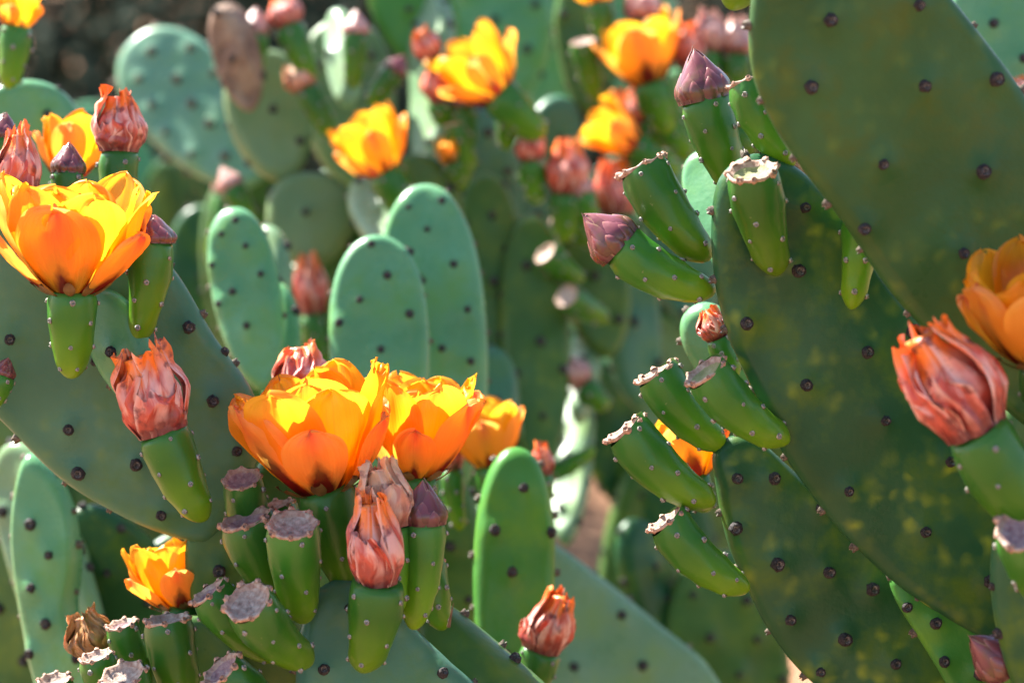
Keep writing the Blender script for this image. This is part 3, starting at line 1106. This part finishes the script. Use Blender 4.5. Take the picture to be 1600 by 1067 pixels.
# mother pads out of the frame
pad_3d(A, P(1760, 1560, 1.58), P(1700, 1010, 1.585), .17, -FWD, 'pad_dark', individual=False, res=(70, 16), seed=10)
pad_3d(A, P(1830, 1230, 1.54), P(1730, 650, 1.50), .16, -FWD + RIGHT * .3, 'pad_dark', individual=False, res=(70, 16), seed=11)
pad_3d(A, P(1760, 1600, 1.60), P(1570, 1150, 1.64), .15, -FWD, 'pad_dark', individual=False, res=(70, 16), seed=12)
pad_3d(A, P(1760, 1660, 1.59), P(1835, 1210, 1.55), .15, -FWD, 'pad_dark', individual=False, res=(70, 16), seed=13)
stem(A, P(1765, 1560, 1.58), 14, 'pad_dark')

fruit(A, (1152, 300), (1101, 152), 1.615, .004, 86, 'bud', .03, h=78, label='green fruit topped by a pointed purple bud')
fruit(A, (1108, 408), (1003, 262), 1.60, -.004, 90, 'scar', .05, mat='scar_fresh')
fruit(A, (1215, 430), (1175, 268), 1.565, .024, 92, 'scar', .02, mat='scar_fresh')
fruit(A, (1118, 458), (966, 382), 1.59, .004, 84, 'bud', .07, h=72, label='green fruit lying sideways, topped by a purple bud')
fruit(A, (1238, 262), (1166, 128), 1.575, -.002, 72, 'scar', .05, mat='scar_fresh')
fruit(A, (1330, 484), (1348, 300), 1.562, .004, 66, 'scar', .02)
fruit(A, (1132, 702), (1026, 582), 1.625, .003, 82, 'scar', .06)
fruit(A, (1232, 692), (1102, 580), 1.58, .016, 84, 'scar', .07, mat='scar_fresh')
fruit(A, (1116, 790), (978, 670), 1.61, .003, 88, 'scar', .07)
fruit(A, (1170, 924), (1042, 812), 1.61, .005, 80, 'scar', .08)
fruit(A, (1150, 590), (1122, 530), 1.655, 0, 42, 'withered', .02, h=52, label='tiny fruit with a shrivelled pink flower')
fruit(A, (1660, 860), (1527, 672), 1.44, .01, 118, 'withered', .05, h=192, size=.95, point=.55, skew=(-.10, .15), label='big fruit with a large crumpled salmon flower')
fruit(A, (1660, 960), (1598, 826), 1.46, .045, 98, 'scar', .03, mat='scar_pink')
fruit(A, (1660, 690), (1632, 565), 1.45, .01, 92, 'flower', .03, size=112, h=172, label='fruit with an open orange flower')
fruit(A, (1650, 1090), (1566, 1036), 1.53, .012, 78, 'bud', .03, h=74, label='low fruit topped by a red-brown bud')
fruit(A, (1140, 16), (1190, -110), 1.56, 0, 85, 'scar', .02)
fruit(A, (1105, 800), (1085, 745), 1.70, 0, 48, 'flower', .02, size=66, h=100, lod=0, label='orange flower half hidden between two fruits')

# ------------------------------------------------------------------ left plant
B = plant_at('prickly pear with one broad drooping pad carrying a large open orange flower', 335, 1300, 1.68)
L1 = [(-140, 430), (-90, 350), (0, 318), (110, 325), (210, 362), (275, 425), (335, 525), (395, 612), (408, 690), (385, 765), (335, 838), (300, 845), (240, 828), (175, 798), (95, 748), (10, 665), (-80, 570)]
pad_px(B, L1, 1.66, 'pad_left', (.12, -.12), .009, base=(325, 845), seed=21,
       areoles=[(17, 527), (295, 508), (350, 548), (332, 622), (108, 667), (213, 720), (123, 735), (252, 800), (150, 560), (60, 420), (370, 700), (-60, 470)], res=(160, 36))
pad_egg(B, (470, 1120), (318, 808), 150, 1.69, 'pad_olive', (.1, -.1), seed=22, thick=.011)
stem(B, P(470, 1110, 1.69), 23, 'pad_olive')
pad_egg(B, (230, 640), (150, 455), 90, 1.625, 'pad_mid', (-.5, 0), seed=24)
fruit(B, (112, 592), (113, 455), 1.60, .006, 82, 'flower', .0, size=117, h=172, label='fruit carrying a wide open orange cup flower')
fruit(B, (213, 540), (238, 376), 1.62, .004, 74, 'bud', .03, h=42, taper=.52, label='slim fruit with a small brown bud')
fruit(B, (320, 815), (255, 675), 1.60, .006, 88, 'withered', .03, h=138, size=1.02, point=.25, label='fruit with a closed red and pink wilted flower')
fruit(B, (48, 448), (30, 306), 1.645, .0, 62, 'withered', .02, h=105, label='fruit with a twisted salmon wilted flower')
fruit(B, (110, 420), (106, 268), 1.67, .0, 54, 'bud', .02, h=46, label='fruit with a small dark purple bud')
fruit(B, (192, 400), (186, 238), 1.69, .0, 64, 'withered', .02, h=95, size=1.05, label='fruit with an upright red wilted flower')
fruit(B, (110, 400), (108, 275), 1.80, .0, 58, 'flower', .02, size=52, h=100, lod=0, label='orange flower behind the big one')
fruit(B, (-30, 330), (2, 215), 1.70, 0, 55, 'bud', .02, h=40)
fruit(B, (378, 790), (358, 655), 1.70, .01, 66, 'scar', .02, mat='scar_pink')
fruit(B, (500, 720), (478, 618), 1.70, .0, 72, 'withered', .02, h=85, size=1.0, label='fruit with a dull pink wilted flower behind the orange flower')
pad_egg(B, (430, 880), (470, 700), 130, 1.72, 'pad_olive', (0, -.1), seed=26)
fruit(B, (-20, 640), (4, 585), 1.62, 0, 40, 'bud', .02, h=28)

# ------------------------------------------------------------------ centre plant with the fruit cluster
Cc = plant_at('prickly pear bearing a crowded cluster of fruits under two orange flowers', 600, 1400, 1.62)
C1 = [(492, 925), (545, 902), (610, 935), (650, 982), (700, 1030), (765, 1095), (800, 1200), (770, 1330), (690, 1420), (600, 1420), (520, 1330), (470, 1200), (462, 1060), (470, 980)]
pad_px(Cc, C1, 1.60, 'pad_left', (.1, .10), .010, base=(650, 1420), seed=31, areoles=[(608, 962), (690, 1050), (545, 950), (505, 1045), (620, 1120), (720, 1200), (560, 1230)], res=(140, 30))
C2 = [(652, 975), (690, 942), (735, 968), (800, 1022), (870, 1085), (950, 1180), (980, 1280), (930, 1330), (850, 1300), (760, 1190), (690, 1080)]
pad_px(Cc, C2, 1.635, 'pad_olive', (-.35, .25), .016, base=(930, 1330), seed=32, areoles=[(810, 1032), (720, 1050), (880, 1180)], res=(120, 26))
pad_egg(Cc, (330, 1330), (300, 960), 170, 1.66, 'pad_olive', (0, 0), seed=33)
pad_3d(Cc, P(640, 1900, 1.62), P(650, 1390, 1.605), .17, -FWD, 'pad_olive', individual=False, res=(70, 16), seed=34)
pad_3d(Cc, P(640, 1900, 1.625), P(940, 1310, 1.635), .14, -FWD, 'pad_olive', individual=False, res=(70, 16), seed=35)
pad_3d(Cc, P(610, 1900, 1.63), P(330, 1300, 1.66), .14, -FWD, 'pad_olive', individual=False, res=(70, 16), seed=36)
stem(Cc, P(630, 1880, 1.62), 37, 'pad_olive')
fruit(Cc, (562, 940), (508, 762), 1.615, .010, 98, 'flower', .03, size=120, h=178, label='fruit carrying a broad glowing orange flower')
fruit(Cc, (625, 930), (648, 742), 1.665, .006, 84, 'flower', .02, size=88, h=150, label='fruit with an orange flower half behind the broad one')
fruit(Cc, (622, 960), (616, 824), 1.572, .0, 56, 'withered', .03, h=104, size=1.2, point=.3, mat='withered_tan', skew=(-.25, 0), label='fruit with a crumpled tan wilted flower')
fruit(Cc, (646, 984), (661, 812), 1.585, .008, 76, 'bud', .02, h=64, label='smooth fruit topped by a scaly purple bud')
fruit(Cc, (566, 1050), (590, 910), 1.565, .012, 94, 'withered', .03, h=138, size=.76, skew=(-.12, 0), label='front fruit with a folded salmon wilted flower')
fruit(Cc, (476, 972), (457, 820), 1.59, .027, 92, 'scar', .02)
fruit(Cc, (450, 945), (385, 812), 1.615, .012, 98, 'scar', .04, mat='scar_pink')
fruit(Cc, (485, 1036), (388, 940), 1.575, .034, 92, 'scar', .06)
fruit(Cc, (440, 1030), (326, 925), 1.60, .010, 76, 'scar', .06, mat='scar_pink')
fruit(Cc, (415, 880), (378, 748), 1.645, .026, 70, 'scar', .03, mat='scar_pink')
fruit(Cc, (470, 900), (430, 790), 1.65, .006, 72, 'scar', .03)
fruit(Cc, (300, 1130), (262, 968), 1.61, .006, 84, 'scar', .03)
fruit(Cc, (460, 1130), (346, 1046), 1.58, .016, 84, 'scar', .05, mat='scar_pink')
fruit(Cc, (250, 1160), (192, 1055), 1.60, .020, 84, 'scar', .04)
fruit(Cc, (190, 1120), (150, 1025), 1.63, .008, 62, 'scar', .04)
fruit(Cc, (240, 1100), (190, 975), 1.66, .010, 58, 'scar', .04, mat='scar_pink')
fruit(Cc, (200, 1100), (150, 1018), 1.68, .006, 62, 'withered', .04, h=66, size=1.0, mat='withered_brown', label='fruit with a dried brown flower')
fruit(Cc, (275, 1060), (285, 946), 1.70, .0, 66, 'flower', .02, size=74, h=105, label='orange flower low beside the scarred fruits', skew=(-.2, 0))
fruit(Cc, (110, 1150), (85, 1062), 1.66, .01, 62, 'scar', .04)
fruit(Cc, (692, 985), (668, 880), 1.63, .0, 60, 'scar', .02)
# a lone spine
V = []
for i in range(7):
    t = i / 6
    r = .0011 * (1 - t) + .00008
    for j in range(6):
        V.append((r * math.cos(j * 1.047), r * math.sin(j * 1.047), .017 * t))
sp = bpy.data.meshes.new('spine')
link('spine', mesh_from(V, grid_faces(7, 6, True), name='spine'), Cc, frame(P(701, 978, 1.60), P(709, 940, 1.59) - P(701, 978, 1.60)), 'spine')

# ------------------------------------------------------------------ plants in the middle distance
def far_pads(pl, seed, lst, individual=False):
    for i, (b, t, w, d, mat, tilt) in enumerate(lst):
        pad_egg(pl, b, t, w, d, mat, tilt, seed=seed * 31 + i, individual=individual, res=(84, 18), thick=.0075 * d / 1.8)


D = plant_at('narrow ribbed-looking prickly pear pad standing edge-on with a sunlit rim', 100, 1300, 1.86)
L4 = [(45, 708), (85, 735), (112, 790), (122, 870), (118, 950), (140, 1030), (190, 1130), (170, 1220), (110, 1200), (70, 1110), (38, 985), (22, 870), (24, 780)]
pad_px(D, L4, 1.84, 'pad_mid', (-.30, .0), .011, base=(160, 1210), seed=41, individual=True, res=(110, 24), spacing=.026)
far_pads(D, 42, [((170, 1200), (20, 690), 120, 1.95, 'pad_pale', (-.5, .1)), ((330, 1080), (110, 800), 150, 1.98, 'pad_dark', (.2, -.3)), ((230, 1330), (300, 830), 210, 2.02, 'pad_dark', (.3, -.2))])
stem(D, P(165, 1200, 1.87), 43)

E = plant_at('prickly pear with a bright green fruit and pink flower on a pad against dark shrubs', 20, 700, 2.0)
far_pads(E, 44, [((40, 400), (40, 125), 190, 2.02, 'pad_mid', (.1, -.1)), ((30, 640), (40, 360), 170, 2.02, 'pad_olive', (0, 0))])
fruit(E, (12, 140), (26, 42), 1.95, 0, 52, 'flower', .02, size=36, h=55, lod=0)
stem(E, P(35, 640, 2.02), 45)

F_ = plant_at('slender prickly pear pad with white-lit crown beside a narrow edge-on pad', 420, 800, 1.95)
pad_egg(F_, (412, 612), (362, 325), 108, 1.95, 'pad_mid', (-.1, .25), seed=46, scale_ar=.75, spacing=.030, res=(100, 22),
        areoles=[(350, 372), (388, 390), (335, 420), (412, 435), (368, 462), (390, 515), (345, 480), (372, 350)])
far_pads(F_, 47, [((440, 660), (432, 440), 62, 1.99, 'pad_mid', (-.8, .3)), ((425, 520), (418, 352), 66, 2.12, 'pad_pale', (-.6, .3)), ((450, 860), (425, 560), 170, 2.0, 'pad_olive', (0, 0))])
stem(F_, P(445, 840, 2.0), 48)

G = plant_at('pair of upright oval blue-green pads one before the other, pale rims lit', 640, 1000, 2.0)
pad_egg(G, (598, 742), (588, 368), 158, 1.93, 'pad_mid', (.05, .28), k=1.15, seed=51, scale_ar=.75, spacing=.034, res=(120, 26),
        areoles=[(605, 437), (562, 475), (640, 497), (595, 553), (530, 510), (580, 388), (640, 395), (660, 440), (625, 600)])
pad_egg(G, (690, 790), (662, 288), 172, 1.99, 'pad_mid', (.05, .25), k=1.1, seed=52, scale_ar=.75, spacing=.034, res=(120, 26),
        areoles=[(667, 365), (708, 420), (730, 490), (655, 440), (690, 550), (735, 570), (638, 330), (690, 320), (720, 640), (690, 690)])
far_pads(G, 53, [((640, 1130), (640, 700), 230, 2.02, 'pad_olive', (0, 0))])
stem(G, P(640, 1110, 2.02), 54)

H = plant_at('single rounded grass-green pad standing upright below a low orange flower', 810, 1300, 1.85)
pad_egg(H, (800, 1100), (806, 698), 128, 1.84, 'pad_young', (.1, .15), k=1.05, seed=55, spacing=.032, res=(110, 24), thick=.010)
fruit(H, (815, 1100), (846, 1014), 1.78, .006, 68, 'withered', .02, h=100, size=1.0, label='low fruit with a round orange-red wilted flower')
fruit(H, (790, 830), (768, 726), 1.92, .004, 58, 'flower', .02, size=58, h=96, lod=0, label='low orange flower above the upright pad')
fruit(H, (720, 830), (706, 735), 1.93, 0, 36, 'withered', .02, h=54, lod=0)
fruit(H, (840, 830), (848, 742), 1.93, 0, 34, 'withered', .02, h=48, lod=0)
far_pads(H, 56, [((805, 1420), (800, 1060), 190, 1.84, 'pad_olive', (0, 0))])
stem(H, P(805, 1400, 1.84), 57)

I_ = plant_at('broad pale green pad lying low behind the grass-green upright pad', 930, 1500, 2.1)
M7 = [(690, 830), (760, 790), (860, 845), (950, 910), (1030, 975), (1110, 1045), (1150, 1140), (1100, 1230), (980, 1260), (850, 1230), (740, 1140), (680, 1000)]
pad_px(I_, M7, 2.08, 'pad_pale', (.15, .25), .012, base=(980, 1260), seed=58, individual=True, res=(110, 24), spacing=.045)
far_pads(I_, 59, [((960, 1560), (960, 1200), 220, 2.1, 'pad_olive', (0, 0)), ((1130, 1120), (1010, 860), 130, 2.35, 'pad_grey', (.5, .1)), ((1070, 1080), (985, 810), 80, 2.3, 'pad_dark', (.9, .1)),
                  ((1160, 1250), (1120, 860), 190, 2.3, 'pad_olive', (.2, 0))])
stem(I_, P(960, 1540, 2.1), 60)

J = plant_at('leaning oval blue-green pad dotted with pale areoles, beside a dead brown pad', 420, 700, 2.5)
pad_egg(J, (405, 285), (208, 62), 168, 2.5, 'pad_frost', (-.15, .35), seed=61, spacing=.030, res=(100, 22), scale_ar=1.35, ar=AR_EDGE)  # white areole meshes: sunlight on the areoles put into their colour
pad_egg(J, (392, 175), (350, 6), 74, 2.27, 'dead_pad', (-.2, 0), seed=62, individual=False, res=(80, 18), uneven=.006, label='dead dry brown pad')
far_pads(J, 63, [((420, 620), (400, 250), 190, 2.55, 'pad_olive', (0, 0)), ((300, 560), (320, 320), 110, 2.6, 'pad_dark', (.1, 0))])
stem(J, P(418, 600, 2.55), 64)
fruit(J, (330, 420), (352, 300), 2.5, 0, 40, 'bud', .02, h=38, mat='bud_pink', lod=0)

K = plant_at('olive prickly pear with several thin budding fruits along its top', 470, 800, 2.3)
far_pads(K, 65, [((445, 285), (400, 80), 135, 2.32, 'pad_grey', (.1, .25)), ((560, 300), (530, 30), 150, 2.4, 'pad_grey', (.1, .2)), ((480, 420), (490, 270), 140, 2.3, 'pad_grey', (.1, .2)),
                 ((560, 470), (520, 300), 150, 2.33, 'pad_olive', (0, 0)), ((500, 760), (500, 400), 190, 2.35, 'pad_olive', (0, 0)), ((540, 170), (533, 15), 40, 2.36, 'pad_pale', (-1.2, .6))])
stem(K, P(500, 740, 2.35), 66)
for (b, t, w, kd, mt, hh) in [((400, 120), (398, 52), 46, 'bud', 'bud_pink', 40), ((490, 130), (452, 42), 50, 'withered', 'withered', 55), ((530, 225), (478, 140), 44, 'withered', 'withered_tan', 46),
                              ((550, 140), (556, 52), 42, 'bud', 'bud_pink', 36), ((575, 165), (616, 112), 40, 'bud', 'bud', 30), ((395, 345), (362, 292), 40, 'bud', 'bud_pink', 36),
                              ((505, 590), (490, 492), 48, 'withered', 'withered', 100)]:
    fruit(K, b, t, 2.28, 0, w, kd, .02, h=hh, mat=mt, lod=0)

L_ = plant_at('prickly pear holding one bright orange cup flower over a glossy silver-lit young pad', 610, 800, 2.2)
fruit(L_, (655, 355), (600, 268), 2.2, .005, 62, 'flower', .03, size=58, h=100, lod=0, label='single bright orange cup flower')
far_pads(L_, 67, [((640, 400), (565, 280), 95, 2.22, 'pad_pale', (-.25, 1.1)), ((680, 480), (640, 240), 140, 2.26, 'pad_olive', (0, 0)), ((600, 300), (515, 200), 40, 2.3, 'pad_mid', (-1, .4)),
                 ((680, 860), (670, 440), 190, 2.3, 'pad_olive', (0, 0))])
stem(L_, P(680, 840, 2.3), 68)

M_ = plant_at('crowded prickly pear with a double orange flower and white-lit pad edges', 770, 800, 2.3)
fruit(M_, (850, 215), (778, 145), 2.22, .005, 70, 'flower', .03, size=66, h=105, lod=0, label='wide orange flower above crowded fruits')
far_pads(M_, 69, [((672, 300), (678, -20), 60, 2.36, 'pad_pale', (-1.3, .5)), ((760, 480), (740, 170), 130, 2.35, 'pad_left', (.1, .1)), ((690, 120), (610, -80), 130, 2.4, 'pad_young', (0, 0)),
                  ((800, 160), (760, -90), 170, 2.5, 'pad_mid', (-.3, 0)), ((790, 640), (755, 270), 105, 2.3, 'pad_olive', (.1, .15)), ((800, 420), (880, 150), 100, 2.4, 'pad_left', (.3, .1)),
                  ((760, 900), (780, 560), 170, 2.4, 'pad_dark', (0, 0)), ((845, 740), (830, 335), 108, 2.28, 'pad_olive', (.1, .2)), ((775, 720), (760, 540), 90, 2.2, 'pad_left', (.1, .1))])
stem(M_, P(780, 880, 2.4), 70)
for (b, t, w, kd, mt, hh) in [((700, 200), (690, 158), 46, 'withered', 'withered', 68), ((700, 130), (675, 90), 40, 'withered', 'withered', 50), ((735, 270), (712, 192), 50, 'scar', 'scar', 0),
                              ((790, 235), (795, 178), 40, 'bud', 'bud_pink', 34), ((720, 300), (722, 165), 46, 'bud', 'bud', 40), ((840, 320), (830, 250), 46, 'withered', 'withered', 48),
                              ((880, 380), (885, 302), 56, 'withered', 'withered', 85), ((930, 360), (908, 300), 44, 'bud', 'bud_pink', 34), ((720, 290), (706, 252), 34, 'flower', None, 42),
                              ((770, 620), (748, 590), 34, 'flower', None, 52)]:
    fruit(M_, b, t, 2.25, .006, w, kd, .02, h=hh or None, mat=mt, lod=0, size=(58 if (kd == 'flower' and w > 50) else 20 if kd == 'flower' else None))

N_ = plant_at('tall narrow olive pads with blurred bare-topped fruits and pale sunlit edges', 1090, 1300, 2.5)
far_pads(N_, 71, [((900, 660), (925, 508), 46, 2.35, 'pad_pale', (-.5, 1.0)), ((880, 850), (908, 615), 60, 2.36, 'pad_pale', (-.4, 1.2)), ((815, 680), (782, 470), 16, 2.3, 'pad_pale', (-.3, .9)),
                  ((985, 800), (935, 560), 110, 2.5, 'pad_dark', (.3, -.1)), ((1000, 640), (975, 390), 90, 2.40, 'pad_left', (.4, .1)), ((1060, 760), (1040, 480), 130, 2.5, 'pad_grey', (.2, 0)),
                  ((950, 560), (910, 330), 110, 2.36, 'pad_olive', (.1, .15)), ((1080, 1150), (1030, 720), 150, 2.5, 'pad_dark', (0, -.1)), ((1090, 520), (1045, 260), 120, 2.45, 'pad_left', (.2, .1))])
stem(N_, P(1080, 1130, 2.5), 72)
for (b, t, w, kd, mt, hh, dz) in [((950, 500), (886, 462), 48, 'scar', 'scar_fresh', 0, .03), ((910, 440), (852, 396), 46, 'scar', 'scar', 0, .018), ((930, 380), (876, 336), 50, 'scar', 'scar', 0, .012),
                                  ((950, 640), (912, 602), 44, 'withered', 'bud_pink', 62, 0), ((980, 420), (964, 338), 62, 'withered', 'withered', 96, 0), ((930, 700), (860, 740), 34, 'bud', 'bud_pink', 30, 0)]:
    fruit(N_, b, t, 2.28, dz, w, kd, .03, h=hh or None, mat=mt, lod=0)

O_ = plant_at('prickly pear crowned by two orange flowers among pink withered ones', 1010, 700, 2.35)
fruit(O_, (1045, 210), (1015, 128), 2.3, .006, 62, 'flower', .02, size=64, h=100, lod=0, label='orange flower beside a pink withered one')
fruit(O_, (1060, 270), (990, 228), 2.28, .006, 52, 'flower', .03, size=42, h=88, lod=0, skew=(-.2, .2), label='smaller orange flower leaning from its fruit')
far_pads(O_, 73, [((930, 190), (900, -30), 90, 2.42, 'pad_olive', (-.2, 0)), ((1090, 330), (1040, 110), 140, 2.4, 'pad_mid', (.2, -.1)), ((980, 240), (990, -60), 150, 2.6, 'pad_mid', (.2, 0)),
                  ((1150, 260), (1130, 40), 140, 2.45, 'pad_dark', (0, 0)), ((1060, 700), (1050, 290), 180, 2.5, 'pad_dark', (0, -.1)), ((870, 200), (850, -50), 120, 2.6, 'pad_mid', (-.2, 0))])
stem(O_, P(1060, 680, 2.5), 74)
for (b, t, w, kd, mt, hh, dz) in [((1085, 180), (1080, 108), 50, 'withered', 'withered', 70, 0), ((1045, 235), (1008, 190), 44, 'withered', 'withered', 60, 0), ((1100, 150), (1108, 82), 46, 'withered', 'bud_pink', 66, 0),
                                  ((1150, 160), (1150, 86), 50, 'withered', 'bud_pink', 58, 0), ((1000, 90), (1003, 34), 52, 'withered', 'bud_pink', 60, 0), ((935, 160), (911, 66), 46, 'scar', 'scar', 0, .015),
                                  ((1080, 250), (1036, 184), 50, 'scar', 'scar', 0, .012), ((950, 70), (935, 4), 44, 'flower', None, 40, 0), ((1180, 240), (1150, 200), 46, 'flower', None, 80, 0)]:
    fruit(O_, b, t, 2.32, dz, w, kd, .02, h=hh or None, mat=mt, lod=0, size=(36 if kd == 'flower' else None))

Q = plant_at('prickly pear pad with a red bud peeping out behind the largest dark pad', 1600, 700, 1.95)
far_pads(Q, 75, [((1640, 300), (1570, -90), 230, 1.95, 'pad_mid', (.1, 0)), ((1650, 620), (1640, 270), 180, 1.97, 'pad_olive', (0, 0))])
fruit(Q, (1620, 200), (1598, 148), 1.92, 0, 36, 'withered', .02, h=30, lod=0)
stem(Q, P(1650, 600, 1.97), 76)

# ------------------------------------------------------------------ thicket further back
def wild(x, y, seed, label, height=1.25):
    rnd = random.Random(seed)
    root = bpy.data.objects.new('prickly_pear', None)
    COL.objects.link(root)
    root.location = (x, y, 0)
    WORLD[root.name] = Matrix.Translation((x, y, 0))
    root['label'] = label
    root['category'] = 'cactus'
    root['group'] = 'prickly pears deep in the thicket'
    s = [0]

    def grow(p, d, lvl):
        s[0] += 1
        L, W = rnd.uniform(.24, .34), rnd.uniform(.12, .17)
        tip = p + d * L
        nn = Vector((rnd.uniform(-.8, .8), -1, rnd.uniform(-.2, .2)))
        pad_3d(root, p, tip, W, nn, rnd.choice(['pad_olive', 'pad_dark', 'pad_mid', 'pad_dark']), individual=False, res=(48, 10), seed=seed * 50 + s[0], thick=.010)
        if tip.z < height and lvl < 5:
            for k in range(2 if lvl > 0 else 3):
                dd = (d + Vector((rnd.uniform(-.7, .7), rnd.uniform(-.4, .4), rnd.uniform(.2, .7)))).normalized()
                grow(p + d * L * rnd.uniform(.88, .97) + Vector((rnd.uniform(-.03, .03), 0, 0)), dd, lvl + 1)
    grow(Vector((x, y, -.03)), Vector((rnd.uniform(-.1, .1), 0, 1)).normalized(), 0)


for i, (x, y, hh) in enumerate([(-.20, 3.3, .95), (.64, 3.1, 1.1), (.80, 3.6, 1.2), (.85, 4.2, 1.2), (-.34, 4.2, .8)]):
    wild(x, y, 300 + i, 'deep green prickly pear far back in the crowded thicket', hh)

print('objects', len(bpy.data.objects), 'tris', sum(len(m.polygons) * 2 * m.users for m in bpy.data.meshes))
